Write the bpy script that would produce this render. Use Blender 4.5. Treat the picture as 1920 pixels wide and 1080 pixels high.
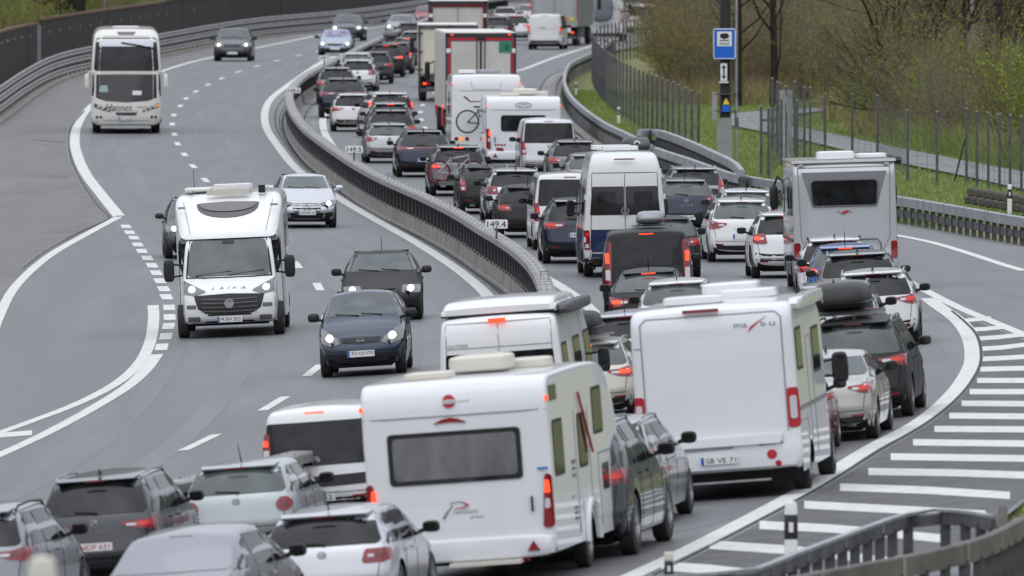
import bpy, bmesh, math, random
from mathutils import Vector, Matrix
from mathutils.bvhtree import BVHTree
random.seed(7)
S = bpy.context.scene
for o in list(bpy.data.objects): bpy.data.objects.remove(o)

# ------------------------------------------------------------------ camera
F = 500/36*1920            # focal length in pixels of a 1920 wide frame
HOR = -228.0; KS = 0.1055
PIT = math.atan((540-HOR)/F)
CP, SP = math.cos(PIT), math.sin(PIT)
HC = CP/KS
cam = bpy.data.cameras.new('camera'); camo = bpy.data.objects.new('camera', cam); S.collection.objects.link(camo)
camo.location = (0, 0, HC); camo.rotation_euler = (math.pi/2-PIT, 0, 0)
cam.lens = 500; cam.sensor_width = 36; cam.clip_start = 1; cam.clip_end = 6000
cam.dof.use_dof = True; cam.dof.focus_distance = 310; cam.dof.aperture_fstop = 5.6
S.camera = camo
# ------------------------------------------------------------------ sky, sun, exposure
W_ = bpy.data.worlds.new('World'); S.world = W_; W_.use_nodes = True
nt = W_.node_tree; bg = nt.nodes['Background']
sky = nt.nodes.new('ShaderNodeTexSky'); sky.sky_type = 'NISHITA'; sky.sun_disc = False
sky.sun_elevation = math.radians(63); sky.sun_rotation = math.radians(200); sky.dust_density = 4
hs = nt.nodes.new('ShaderNodeHueSaturation'); hs.inputs['Saturation'].default_value = 0.22
mixs = nt.nodes.new('ShaderNodeMixRGB'); mixs.inputs[0].default_value = 0.82; mixs.inputs[2].default_value = (6.6, 7.0, 7.85, 1)
tcw = nt.nodes.new('ShaderNodeTexCoord'); sxw = nt.nodes.new('ShaderNodeSeparateXYZ'); mrw = nt.nodes.new('ShaderNodeMapRange'); vmw = nt.nodes.new('ShaderNodeVectorMath'); vmw.operation = 'SCALE'
nt.links.new(tcw.outputs['Generated'], sxw.inputs[0]); nt.links.new(sxw.outputs['Z'], mrw.inputs[0])     # overcast sky: brighter towards the zenith
mrw.inputs['To Min'].default_value = .74; mrw.inputs['To Max'].default_value = 1.5; vmw.inputs[0].default_value = (6.6, 7.0, 7.85)
nt.links.new(mrw.outputs[0], vmw.inputs['Scale']); nt.links.new(vmw.outputs[0], mixs.inputs[2])
nt.links.new(sky.outputs[0], hs.inputs['Color']); nt.links.new(hs.outputs[0], mixs.inputs[1])
nt.links.new(mixs.outputs[0], bg.inputs[0]); bg.inputs[1].default_value = 0.125
sl = bpy.data.lights.new('sun', 'SUN'); sl.energy = 0.9; sl.angle = math.radians(110); sl.color = (1, .97, .93)
so = bpy.data.objects.new('sun', sl); S.collection.objects.link(so)
so.rotation_euler = (math.radians(27), 0, math.radians(-20))
S.view_settings.view_transform = 'Standard'; S.view_settings.look = 'None'; S.view_settings.gamma = 1
S.view_settings.exposure = 0.15; S.view_settings.use_curve_mapping = False
S.cycles.max_bounces = 6; S.cycles.glossy_bounces = 3; S.cycles.diffuse_bounces = 3; S.cycles.transmission_bounces = 4
S.cycles.use_denoising = True; S.cycles.sample_clamp_indirect = 5

# ------------------------------------------------------------------ ground shape and pixel tracing
def clamp(v, a, b): return a if v < a else b if v > b else v
def sstep(t): t = clamp(t, 0, 1); return t*t*(3-2*t)
def zg(X, Y):                       # banked curve near the camera, level beyond
    return 0.0758*sstep((373-Y)/138)*clamp(X+.00975*Y, -14, 24)
def at(px, py, h=0.0):
    dx, u = (px-960)/F, (540-py)/F
    dy, dz = CP+u*SP, -SP+u*CP
    t = (h-HC)/dz
    for _ in range(25): t = (zg(t*dx, t*dy)+h-HC)/dz
    return Vector((t*dx, t*dy, HC+t*dz))
def interp(tab, x):
    if x <= tab[0][0]: return tab[0][1]
    for (a, b), (c, d) in zip(tab, tab[1:]):
        if x <= c: return b+(d-b)*(x-a)/(c-a)
    return tab[-1][1]
HEAD = [(160,11),(180,9.7),(200,8),(220,6.2),(245,4.3),(270,2.2),(300,.3),(330,-1.7),(370,-2.7),(420,-2.7),(480,-2.3),(540,-1.6),(600,-.7),(660,.3),(700,1.5),(780,2.5),(900,3.5),(1100,4.5)]

# ------------------------------------------------------------------ materials
MATS = {}
def pr(name, col, rough=.5, metal=0., coat=0., spec=.5, emit=None, es=1., fn=None):
    if name in MATS: return MATS[name]
    m = bpy.data.materials.new(name); m.use_nodes = True
    b = m.node_tree.nodes['Principled BSDF']
    b.inputs['Base Color'].default_value = (*col, 1); b.inputs['Roughness'].default_value = rough
    b.inputs['Metallic'].default_value = metal; b.inputs['Coat Weight'].default_value = coat
    b.inputs['Coat Roughness'].default_value = .04; b.inputs['Specular IOR Level'].default_value = spec
    if emit: b.inputs['Emission Color'].default_value = (*emit, 1); b.inputs['Emission Strength'].default_value = es
    if fn: fn(m, m.node_tree, b)
    MATS[name] = m; return m
def N(t, ty, **kw):
    n = t.nodes.new(ty)
    for k, v in kw.items():
        if k in n.inputs: n.inputs[k].default_value = v
        else: setattr(n, k, v)
    return n
def noisecol(scale, c1, c2, bump=0., coord='Object', stretch=None, detail=6, lo=.35, hi=.65, bscale=None, bdist=.02, c3=None, s3=.05):
    def fn(m, t, b):
        tc = N(t, 'ShaderNodeTexCoord'); mp = N(t, 'ShaderNodeMapping')
        if stretch: mp.inputs['Scale'].default_value = stretch
        t.links.new(tc.outputs[coord], mp.inputs[0])
        n = N(t, 'ShaderNodeTexNoise', Scale=scale, Detail=detail, Roughness=.65); t.links.new(mp.outputs[0], n.inputs[0])
        r = N(t, 'ShaderNodeValToRGB'); r.color_ramp.elements[0].position = lo; r.color_ramp.elements[1].position = hi
        r.color_ramp.elements[0].color = (*c1, 1); r.color_ramp.elements[1].color = (*c2, 1)
        t.links.new(n.outputs[0], r.inputs[0]); out = r.outputs[0]
        if c3:
            n3 = N(t, 'ShaderNodeTexNoise', Scale=s3, Detail=4); t.links.new(mp.outputs[0], n3.inputs[0])
            r3 = N(t, 'ShaderNodeValToRGB'); r3.color_ramp.elements[0].position = .42; r3.color_ramp.elements[1].position = .62
            t.links.new(n3.outputs[0], r3.inputs[0])
            mx = N(t, 'ShaderNodeMixRGB'); mx.inputs[2].default_value = (*c3, 1)
            t.links.new(r3.outputs[0], mx.inputs[0]); t.links.new(out, mx.inputs[1]); out = mx.outputs[0]
        t.links.new(out, b.inputs['Base Color'])
        if bump:
            n2 = N(t, 'ShaderNodeTexNoise', Scale=bscale or scale*3, Detail=4); t.links.new(mp.outputs[0], n2.inputs[0])
            bp = N(t, 'ShaderNodeBump', Strength=bump, Distance=bdist); t.links.new(n2.outputs[0], bp.inputs['Height'])
            t.links.new(bp.outputs[0], b.inputs['Normal'])
    return fn
def paint(name, col, metal=0., rough=.35):
    def fn(m, t, b):
        tc = N(t, 'ShaderNodeTexCoord'); n = N(t, 'ShaderNodeTexNoise', Scale=1.3, Detail=5); t.links.new(tc.outputs['Object'], n.inputs[0])
        mr = N(t, 'ShaderNodeMapRange'); mr.inputs['From Min'].default_value = .4; mr.inputs['From Max'].default_value = .75
        mr.inputs['To Min'].default_value = 0; mr.inputs['To Max'].default_value = .04
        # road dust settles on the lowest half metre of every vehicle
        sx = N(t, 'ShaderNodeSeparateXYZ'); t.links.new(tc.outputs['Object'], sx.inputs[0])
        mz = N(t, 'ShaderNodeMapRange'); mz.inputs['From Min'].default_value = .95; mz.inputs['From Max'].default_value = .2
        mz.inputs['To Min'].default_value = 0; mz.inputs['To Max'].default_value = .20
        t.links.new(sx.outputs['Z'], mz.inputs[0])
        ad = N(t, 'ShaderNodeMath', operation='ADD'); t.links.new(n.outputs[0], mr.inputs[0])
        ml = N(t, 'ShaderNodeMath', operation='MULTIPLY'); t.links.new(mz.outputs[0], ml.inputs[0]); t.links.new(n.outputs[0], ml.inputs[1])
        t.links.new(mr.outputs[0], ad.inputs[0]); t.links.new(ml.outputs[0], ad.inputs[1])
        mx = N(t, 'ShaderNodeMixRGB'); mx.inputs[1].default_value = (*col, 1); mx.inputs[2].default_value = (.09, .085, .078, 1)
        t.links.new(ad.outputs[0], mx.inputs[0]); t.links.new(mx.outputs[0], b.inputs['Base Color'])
        rr = N(t, 'ShaderNodeMapRange'); rr.inputs['To Min'].default_value = rough-.12; rr.inputs['To Max'].default_value = rough+.08
        t.links.new(n.outputs[0], rr.inputs[0]); t.links.new(rr.outputs[0], b.inputs['Roughness'])
    return pr(name, col, rough, metal, .75, .12, fn=fn)
PAINT = {
 'white': ((.74,.74,.75),0,.35), 'offwhite': ((.66,.66,.66),0,.35), 'cream': ((.66,.65,.61),0,.35), 'silver': ((.40,.41,.43),.55,.32),
 'lightsilver': ((.56,.57,.60),.5,.32), 'greensilver': ((.38,.415,.425),.5,.32), 'grey': ((.16,.165,.175),.5,.32), 'midgrey': ((.26,.27,.29),.5,.32),
 'darkgrey': ((.055,.058,.065),.4,.3), 'black': ((.012,.012,.014),.1,.28), 'navy': ((.018,.022,.045),.3,.28), 'deepblue': ((.02,.035,.10),.3,.28),
 'blue': ((.05,.12,.36),.3,.3), 'petrol': ((.030,.046,.075),.4,.3), 'champagne': ((.43,.42,.40),.5,.3), 'beige': ((.50,.48,.42),.4,.32),
 'red': ((.42,.02,.025),.1,.3), 'darkred': ((.13,.012,.015),.2,.3), 'silverblue': ((.34,.39,.48),.5,.3), 'brown': ((.05,.035,.03),.4,.3),
 'steel': ((.27,.275,.30),.45,.3), 'lavender': ((.50,.50,.56),.45,.32), 'caravan': ((.72,.73,.76),0,.38), 'caravanside': ((.72,.72,.70),0,.5), 'busgrey': ((.34,.34,.345),.3,.35)}
def P(k): c, m, r = PAINT[k]; return paint('paint_'+k, c, m, r)
def glassfn(tint, lo=.35):
    def fn(m, t, b):
        tc = N(t, 'ShaderNodeTexCoord'); n = N(t, 'ShaderNodeTexNoise', Scale=2.6, Detail=3); t.links.new(tc.outputs['Object'], n.inputs[0])
        r = N(t, 'ShaderNodeValToRGB'); r.color_ramp.elements[0].position = .38; r.color_ramp.elements[1].position = .66
        r.color_ramp.elements[0].color = (*[c*lo for c in tint], 1); r.color_ramp.elements[1].color = (*tint, 1)
        t.links.new(n.outputs[0], r.inputs[0]); t.links.new(r.outputs[0], b.inputs['Base Color'])
    return fn
M = {
 'glass': pr('tinted_glass', (.02,.02,.02), .04, 0, 0, .34, fn=glassfn((.020,.022,.024))),
 'glass_light': pr('cabin_light_glass', (.1,.12,.12), .05, 0, 0, .5, fn=glassfn((.085,.102,.104), .7)),  # opaque; light seen through the cabin is put into the base colour
 'glass_lav': pr('lavender_glass', (.2,.2,.3), .06, 0, 0, .7, fn=glassfn((.30,.30,.46))),
 'black': pr('black_plastic', (.016,.016,.017), .5, 0, 0, .4),
 'gloss_black': pr('gloss_black', (.01,.01,.011), .12, 0, .5),
 'dark': pr('underbody', (.008,.008,.008), .9, 0, 0, .1),
 'greyplast': pr('grey_plastic', (.12,.12,.125), .55),
 'tyre': pr('rubber', (.018,.018,.019), .8, fn=noisecol(30, (.012,.012,.013), (.035,.034,.033))),
 'rim': pr('alloy', (.36,.36,.37), .35, .8), 'darkrim': pr('dark_alloy', (.06,.06,.065), .4, .6),
 'red': pr('red_lens', (.22,.006,.01), .15, 0, .6), 'darkred': pr('dark_red_lens', (.14,.006,.01), .15, 0, .6),
 'redlit': pr('red_lamp_lit', (.6,.02,.01), .3, emit=(1,.07,.02), es=1.6),
 'redglow': pr('red_lamp_dim', (.4,.008,.008), .2, 0, .5, emit=(1,.03,.01), es=.22),
 'amber': pr('amber_lens', (.7,.22,.02), .2, 0, .5, emit=(1,.35,.03), es=.6),
 'white_lens': pr('clear_lens', (.55,.55,.57), .12, 0, .6), 'lamp': pr('headlamp_lit', (.9,.85,.7), .2, emit=(1,.86,.62), es=3.2),
 'lampwhite': pr('headlamp_white', (.9,.9,.9), .2, emit=(.95,.98,1), es=3.0), 'lampglass': pr('headlamp_glass', (.13,.135,.14), .08, .3, .8),
 'seam': pr('panel_seam', (.27,.27,.28), .6), 'chrome': pr('chrome', (.62,.62,.63), .15, 1.), 'plate': pr('plate_white', (.72,.72,.72), .4), 'plateblue': pr('plate_blue', (.02,.09,.42), .4),
 'ink': pr('black_print', (.012,.012,.012), .5), 'redink': pr('red_print', (.42,.01,.03), .4), 'greyink': pr('grey_print', (.20,.20,.21), .4),
 'galv': pr('galvanised_steel', (.3,.31,.33), .45, .5, fn=noisecol(3, (.26,.27,.285), (.42,.43,.45), coord='Object')),
 'galvdark': pr('weathered_steel', (.07,.072,.078), .6, .3, fn=noisecol(2, (.05,.052,.056), (.13,.13,.14))),
 'galvold': pr('old_galvanised_steel', (.2,.2,.2), .6, .3, fn=noisecol(2, (.20,.195,.19), (.34,.335,.33))),
 'concrete': pr('concrete', (.3,.3,.28), .9, fn=noisecol(1.4, (.14,.135,.125), (.25,.24,.225), .3, bscale=12)),
 'concrete_dark': pr('stained_concrete', (.16,.16,.15), .9, fn=noisecol(.7, (.13,.128,.12), (.24,.235,.225), .3, bscale=9)),
 'roofwhite': pr('roof_white', (.70,.69,.67), .5, fn=noisecol(1.2, (.55,.53,.49), (.74,.73,.71))),
 'green': pr('sign_green', (.02,.20,.12), .5), 'signblue': pr('sign_blue', (.005,.12,.55), .4), 'signwhite': pr('sign_white', (.72,.73,.75), .45),
 'yellow': pr('yellow_print', (.75,.55,.03), .5), 'orange': pr('orange_plastic', (.65,.28,.02), .5),
 'cover': pr('grey_cover_cloth', (.17,.175,.21), .9), 'bluestripe': pr('blue_decal', (.03,.16,.5), .4), 'greencyan': pr('pale_green_paint', (.3,.4,.36), .5),
 'trailer': pr('trailer_white', (.52,.51,.47), .45, fn=noisecol(.9, (.46,.45,.415), (.56,.55,.51))),
 'tarp': pr('tarpaulin_grey', (.36,.37,.37), .5, fn=noisecol(.8, (.31,.32,.325), (.40,.405,.41))),
 'tarpdark': pr('tarpaulin_dark_grey', (.17,.19,.185), .5, fn=noisecol(.8, (.14,.16,.155), (.2,.22,.215))),
 'creambox': pr('box_cream', (.62,.58,.46), .45, fn=noisecol(.9, (.56,.52,.41), (.64,.60,.49))),
 'skylight': pr('tinted_skylight', (.11,.1,.095), .12, 0, .5), 'curtain': pr('grey_blind', (.15,.15,.155), .35, 0, .3, fn=noisecol(1.6, (.10,.102,.106), (.19,.19,.195), coord='Object', stretch=(1.8,1,.7), detail=2, lo=.3, hi=.7)),
 'offprint': pr('white_print', (.7,.7,.7), .5), 'stain': pr('cream_plastic', (.60,.57,.50), .5),
}
def mat(k): return k if not isinstance(k, str) else (M[k] if k in M else (MATS[k] if k in MATS else P(k)))

# ------------------------------------------------------------------ mesh building
class MB:
    def __init__(s): s.v = []; s.f = []
    def add(s, vs, fs):
        n = len(s.v); s.v.extend([tuple(v) for v in vs]); s.f.extend([tuple(i+n for i in f) for f in fs]); return s
    def box(s, cx, cy, cz, sx, sy, sz, rot=None, taper=1.):
        vs = [Vector((x*sx/2*(taper if z > 0 else 1), y*sy/2*(taper if z > 0 else 1), z*sz/2)) for x in (-1,1) for y in (-1,1) for z in (-1,1)]
        if rot: vs = [rot @ v for v in vs]
        c = Vector((cx,cy,cz))
        return s.add([v+c for v in vs], [(0,1,3,2),(4,6,7,5),(0,4,5,1),(2,3,7,6),(0,2,6,4),(1,5,7,3)])
    def tube(s, pts, r, n=6, cap=True):
        pts = [Vector(p) for p in pts]; rings = []
        for i, p in enumerate(pts):
            d = (pts[min(i+1,len(pts)-1)]-pts[max(i-1,0)])
            if d.length < 1e-9: d = Vector((0,0,1))
            d.normalize(); a = d.orthogonal().normalized() if i == 0 else (s_a-d*s_a.dot(d)).normalized()
            s_a = a; b = d.cross(a); rad = r[i] if isinstance(r, (list,tuple)) else r
            rings.append([p+a*rad*math.cos(2*math.pi*k/n)+b*rad*math.sin(2*math.pi*k/n) for k in range(n)])
        vs = [v for ring in rings for v in ring]; fs = []
        for i in range(len(pts)-1):
            for k in range(n): fs.append((i*n+k, i*n+(k+1)%n, (i+1)*n+(k+1)%n, (i+1)*n+k))
        if cap: fs.append(tuple(range(n))[::-1]); fs.append(tuple((len(pts)-1)*n+k for k in range(n)))
        return s.add(vs, fs)
    def lathe(s, prof, n=24, axis='X', c=(0,0,0)):      # prof: (axial, radius)
        vs = []; fs = []
        for a, r in prof:
            for k in range(n):
                t = 2*math.pi*k/n; p = (a, r*math.cos(t), r*math.sin(t))
                if axis == 'Y': p = (p[1], p[0], p[2])
                if axis == 'Z': p = (p[1], p[2], p[0])
                vs.append((p[0]+c[0], p[1]+c[1], p[2]+c[2]))
        for i in range(len(prof)-1):
            for k in range(n): fs.append((i*n+k, i*n+(k+1)%n, (i+1)*n+(k+1)%n, (i+1)*n+k))
        return s.add(vs, fs)
    def sup(s, c, r, e=4., nu=14, nv=8, flat=None):     # rounded box (superellipsoid); flat: cut below this z fraction
        def pw(x): return math.copysign(abs(x)**(2/e), x)
        vs = []; fs = []
        for i in range(nv+1):
            ph = -math.pi/2+math.pi*i/nv
            for k in range(nu):
                th = 2*math.pi*k/nu
                z = pw(math.sin(ph)); cr = pw(math.cos(ph)) if abs(math.cos(ph)) > 1e-9 else 0
                if flat is not None: z = max(z, flat)
                vs.append((c[0]+r[0]*cr*pw(math.cos(th)), c[1]+r[1]*cr*pw(math.sin(th)), c[2]+r[2]*z))
        for i in range(nv):
            for k in range(nu): fs.append((i*nu+k, i*nu+(k+1)%nu, (i+1)*nu+(k+1)%nu, (i+1)*nu+k))
        return s.add(vs, fs)
    def build(s, name, mk, ang=35):
        me = bpy.data.meshes.new(name); me.from_pydata(s.v, [], s.f); me.update()
        if ang:
            me.shade_smooth(); me.set_sharp_from_angle(angle=math.radians(ang))
        me.materials.append(mat(mk)); return me
C = S.collection
def ob(name, data, parent=None, loc=None, rot=None):
    o = bpy.data.objects.new(name, data); C.objects.link(o)
    if parent is not None: o.parent = parent
    if loc is not None: o.location = loc
    if rot is not None: o.rotation_euler = rot
    return o
def tag(o, label, cat, group=None):
    o['label'] = label; o['category'] = cat
    if group: o['group'] = group
    return o
def struct(o): o['kind'] = 'structure'; return o
def stuff(o): o['kind'] = 'stuff'; return o
_T = {}
def text_mesh(s, h, mk, width=None, shear=0., ext=.002):
    key = (s, h, mk, width, shear)
    if key in _T: return _T[key]
    cu = bpy.data.curves.new('t', 'FONT'); cu.body = s; cu.size = 1; cu.align_x = 'CENTER'; cu.shear = shear; cu.resolution_u = 2
    o = bpy.data.objects.new('t', cu); C.objects.link(o); bpy.context.view_layer.update()
    me = bpy.data.meshes.new_from_object(o.evaluated_get(bpy.context.evaluated_depsgraph_get()))
    bpy.data.objects.remove(o)
    xs = [v.co.x for v in me.vertices]; ys = [v.co.y for v in me.vertices]
    if xs:
        w, hh = max(xs)-min(xs), max(ys)-min(ys); ky = h/hh; kx = (width/w) if width else ky
        cx, cy = (max(xs)+min(xs))/2, (max(ys)+min(ys))/2
        for v in me.vertices: v.co = Vector(((v.co.x-cx)*kx, 0, (v.co.y-cy)*ky))
    me.materials.clear(); me.materials.append(mat(mk)); _T[key] = me; return me

def chaikin(p, it=2):
    for _ in range(it):
        q = [p[0]]
        for a, b in zip(p, p[1:]):
            q.append((a[0]*.75+b[0]*.25, a[1]*.75+b[1]*.25)); q.append((a[0]*.25+b[0]*.75, a[1]*.25+b[1]*.75))
        q.append(p[-1]); p = q
    return p
def resample(p, n):
    d = [0]
    for a, b in zip(p, p[1:]): d.append(d[-1]+math.dist(a, b))
    out = []
    for i in range(n):
        t = d[-1]*i/(n-1); j = 0
        while j < len(d)-2 and d[j+1] < t: j += 1
        k = (t-d[j])/max(1e-9, d[j+1]-d[j]); out.append(tuple(x+(y-x)*k for x, y in zip(p[j], p[j+1])))
    return out

def loft(sil, hw, sill, arches, fil=.05, rr=.15, rf=.3, crown=.03, ns=78, it=2):
    """Vehicle shell: side silhouette (y,z) swept across, corners filleted, sides down to the sill with wheel arches."""
    L = max(p[0] for p in sil); Ht = max(p[1] for p in sil)
    st = resample(chaikin(sil, it), ns)
    i0 = min(range(len(st)), key=lambda i: st[i][0]); i1 = max(range(len(st)), key=lambda i: st[i][0])
    extra = []
    for yc, zc, R in arches:
        for k in range(15): extra.append(yc+R*1.001*math.cos(math.pi*k/14))
        extra += [yc-R*1.03, yc+R*1.03]
    up = st[i0:i1+1]; out = list(st[:i0])
    allp = list(up)
    for y in extra:
        for a, b in zip(up, up[1:]):
            if a[0] < y <= b[0] and (b[1] > .6*Ht*.6):
                k = (y-a[0])/(b[0]-a[0]); allp.append((y, a[1]+(b[1]-a[1])*k)); break
    order = {id(p): i for i, p in enumerate(up)}
    # keep silhouette order (parameter along up)
    def par(p):
        best, bt = 1e9, 0
        for i, (a, b) in enumerate(zip(up, up[1:])):
            vx, vy = b[0]-a[0], b[1]-a[1]; l2 = vx*vx+vy*vy+1e-12
            k = clamp(((p[0]-a[0])*vx+(p[1]-a[1])*vy)/l2, 0, 1); d = math.hypot(a[0]+vx*k-p[0], a[1]+vy*k-p[1])
            if d < best-1e-7: best, bt = d, i+k
        return bt
    allp.sort(key=par); out += allp; out += st[i1+1:]
    n = len(out); i0 = min(range(n), key=lambda i: out[i][0]); i1 = max(range(n), key=lambda i: out[i][0])
    lower_r = sorted(out[:i0+1]); lower_f = sorted(out[i1:])
    def zbot(y):
        z = sill
        if len(lower_r) > 1 and y < lower_r[-1][0]: z = max(z, interp(lower_r, y))
        if len(lower_f) > 1 and y > lower_f[0][0]: z = max(z, interp(lower_f, y))
        for yc, zc, R in arches:
            if abs(y-yc) < R: z = max(z, zc+math.sqrt(R*R-(y-yc)**2))
        return z
    Wm = max(hw(z, L*.5) for z in (0.3*Ht, .45*Ht, .55*Ht))
    def warp(x, y, z):
        c = (abs(x)/Wm)**2.6
        return (x, y + c*rr*clamp(1-y/1.0, 0, 1) - c*rf*clamp(1-(L-y)/1.2, 0, 1), z)
    rows = []; cm = -9; NS = 8
    for i in range(n):
        y, z = out[i]; a = out[max(i-1,0)]; b = out[min(i+1,n-1)]
        tx, tz = b[0]-a[0], b[1]-a[1]; l = math.hypot(tx, tz)+1e-9; nx, nz = tz/l, -tx/l      # inward normal
        w = hw(z, y); f = min(fil, w*.5); half = []
        for k in range(5): half.append(((w-f)*k/4, 0))
        for a_ in (30, 60, 90): t = math.radians(a_); half.append((w-f+f*math.sin(t), f*(1-math.cos(t))))
        pts = []
        for x, d in half:
            q = (x/w)**2*crown*max(0, -nz)
            pts.append((x, y+nx*d, z+nz*d-q))
        ex, ey, ez = pts[-1]
        if i0 <= i <= i1:
            cm = max(cm, ey); ey2 = cm; zb = min(zbot(y), ez)
            for k in range(1, NS): zz = ez+(zb-ez)*k/(NS-1); pts.append((hw(zz, y) if k else ex, ey2 if i < n else ey, zz))
        else:
            for k in range(1, NS): pts.append((ex, ey, ez))
        rows.append([warp(-x, yy, zz) for x, yy, zz in pts[::-1]]+[warp(x, yy, zz) for x, yy, zz in pts[1:]])
    m = len(rows[0]); vs = [p for r in rows for p in r]; fs = []
    for i in range(n-1):
        for k in range(m-1):
            q = [i*m+k, i*m+k+1, (i+1)*m+k+1, (i+1)*m+k]
            if abs((Vector(vs[q[2]])-Vector(vs[q[0]])).cross(Vector(vs[q[3]])-Vector(vs[q[1]])).length) > 1e-7: fs.append(tuple(q))
    b = MB(); b.add(vs, fs); return b

class Shell:
    def __init__(s, mb, L): s.bvh = BVHTree.FromPolygons(mb.v, mb.f); s.L = L
    def hit(s, ax, a, b):
        for k in range(14):
            aa = a*(1-.015*k) if ax in 'RFT' else a
            bb = b - (.01*k if ax != 'T' else 0)
            if ax == 'R': o, d = (aa, -5, bb), (0, 1, 0)
            elif ax == 'F': o, d = (aa, s.L+5, bb), (0, -1, 0)
            elif ax == 'E': o, d = (5, a, bb), (-1, 0, 0)      # right side
            elif ax == 'W': o, d = (-5, a, bb), (1, 0, 0)      # left side
            else: o, d = (aa, b, 8), (0, 0, -1)
            h, nn, _, _ = s.bvh.ray_cast(Vector(o), Vector(d))
            if h:
                if nn.dot(Vector(d)) > 0: nn = -nn
                return h, nn
        return Vector(o)+Vector(d)*5, -Vector(d)
    def patch(s, ax, low, up, off=.006, nu=10, nv=4, th=.012, mb=None):
        mb = mb or MB(); vs = []
        if len(low) == len(up) and len(low) > 2:
            lo, hi = [low[0]], [up[0]]; tot = max(sum(math.dist(a, b) for a, b in zip(q, q[1:])) for q in (low, up))
            for i in range(len(low)-1):
                k = max(1, round(max(math.dist(low[i], low[i+1]), math.dist(up[i], up[i+1]))/tot*(nu-1)))
                for j in range(1, k+1):
                    for src, dst in ((low, lo), (up, hi)): dst.append((src[i][0]+(src[i+1][0]-src[i][0])*j/k, src[i][1]+(src[i+1][1]-src[i][1])*j/k))
            nu = len(lo)
        else: lo, hi = resample(low, nu), resample(up, nu)
        for j in range(nv):
            for i in range(nu):
                a = lo[i][0]+(hi[i][0]-lo[i][0])*j/(nv-1); b = lo[i][1]+(hi[i][1]-lo[i][1])*j/(nv-1)
                h, nn = s.hit(ax, a, b); vs.append((h, nn))
        fs = [(j*nu+i, j*nu+i+1, (j+1)*nu+i+1, (j+1)*nu+i) for j in range(nv-1) for i in range(nu-1)]
        ring = [i for i in range(nu)]+[(j)*nu+nu-1 for j in range(1,nv)]+[(nv-1)*nu+i for i in range(nu-2,-1,-1)]+[j*nu for j in range(nv-2,0,-1)]
        P_ = [h+nn*off for h, nn in vs]; base = len(P_)
        P_ += [vs[r][0]-vs[r][1]*th for r in ring]; k = len(ring)
        fs += [(ring[i], ring[(i+1)%k], base+(i+1)%k, base+i) for i in range(k)]
        mb.add(P_, fs); return mb
def trap(x0, x1, z0, x2, x3, z1, r=.04):
    """low / up curves of a trapezoid with rounded corners: bottom x0..x1 at z0, top x2..x3 at z1"""
    s = 1 if z1 > z0 else -1; r *= s; q = abs(r)
    return ([(x0, z0+r), (x0+q*.3, z0+r*.3), (x0+q, z0), ((x0+x1)/2, z0), (x1-q, z0), (x1-q*.3, z0+r*.3), (x1, z0+r)],
            [(x2, z1-r), (x2+q*.3, z1-r*.3), (x2+q, z1), ((x2+x3)/2, z1), (x3-q, z1), (x3-q*.3, z1-r*.3), (x3, z1-r)])
def mir(c): return [(-a, b) for a, b in c]

# part = (name, mesh, loc, children, slotkey)
def part(name, mesh, loc=None, kids=(), rot=None, key=None): return dict(n=name, m=mesh, l=loc, k=list(kids), r=rot, key=key)
def inst(parts, root, mm):
    for p in parts:
        o = ob(p['n'], p['m'], root, p['l'], p['r'])
        if p['key'] and p['key'] in mm and mm[p['key']]:
            o.material_slots[0].link = 'OBJECT'; o.material_slots[0].material = mat(mm[p['key']])
        if p['n'] in ('panel_gap', 'side_sheet', 'vent_grille', 'door_outline'): o['kind'] = 'stuff'
        if p['k']: inst(p['k'], o, mm)

_wheels = {}
def wheel_parts(R, w, loc, side, dual=False):
    k = (round(R,3), round(w,3), side)
    if k not in _wheels:
        t = MB().lathe([(-w/2,R*.62),(-w/2*.95,R*.9),(-w/2*.8,R*.985),(-w/4,R),(w/4,R),(w/2*.8,R*.985),(w/2*.95,R*.9),(w/2,R*.62)], 28).build('tyre', 'tyre')
        r = MB(); s = side
        r.lathe([(s*w*.46,R*.66),(s*w*.47,R*.6),(s*w*.25,R*.57),(s*w*.2,0.02)], 24)
        for i in range(5):
            a = 2*math.pi*i/5; m_ = Matrix.Rotation(a, 3, 'X')
            r.add([m_ @ Vector(v) for v in [(s*w*.43,-R*.06,R*.05),(s*w*.43,R*.06,R*.05),(s*w*.47,R*.1,R*.6),(s*w*.47,-R*.1,R*.6),(s*w*.25,-R*.06,R*.05),(s*w*.25,R*.06,R*.05),(s*w*.25,R*.12,R*.6),(s*w*.25,-R*.12,R*.6)]],
                  [(0,1,2,3),(0,3,7,4),(1,5,6,2)])
        r.lathe([(s*w*.47,R*.13),(s*w*.49,R*.1),(s*w*.49,.005)], 12)
        _wheels[k] = (t, r.build('rim', 'rim', 30))
    t, r = _wheels[k]
    return part('wheel', t, loc, [part('rim', r, key='rim')])
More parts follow.
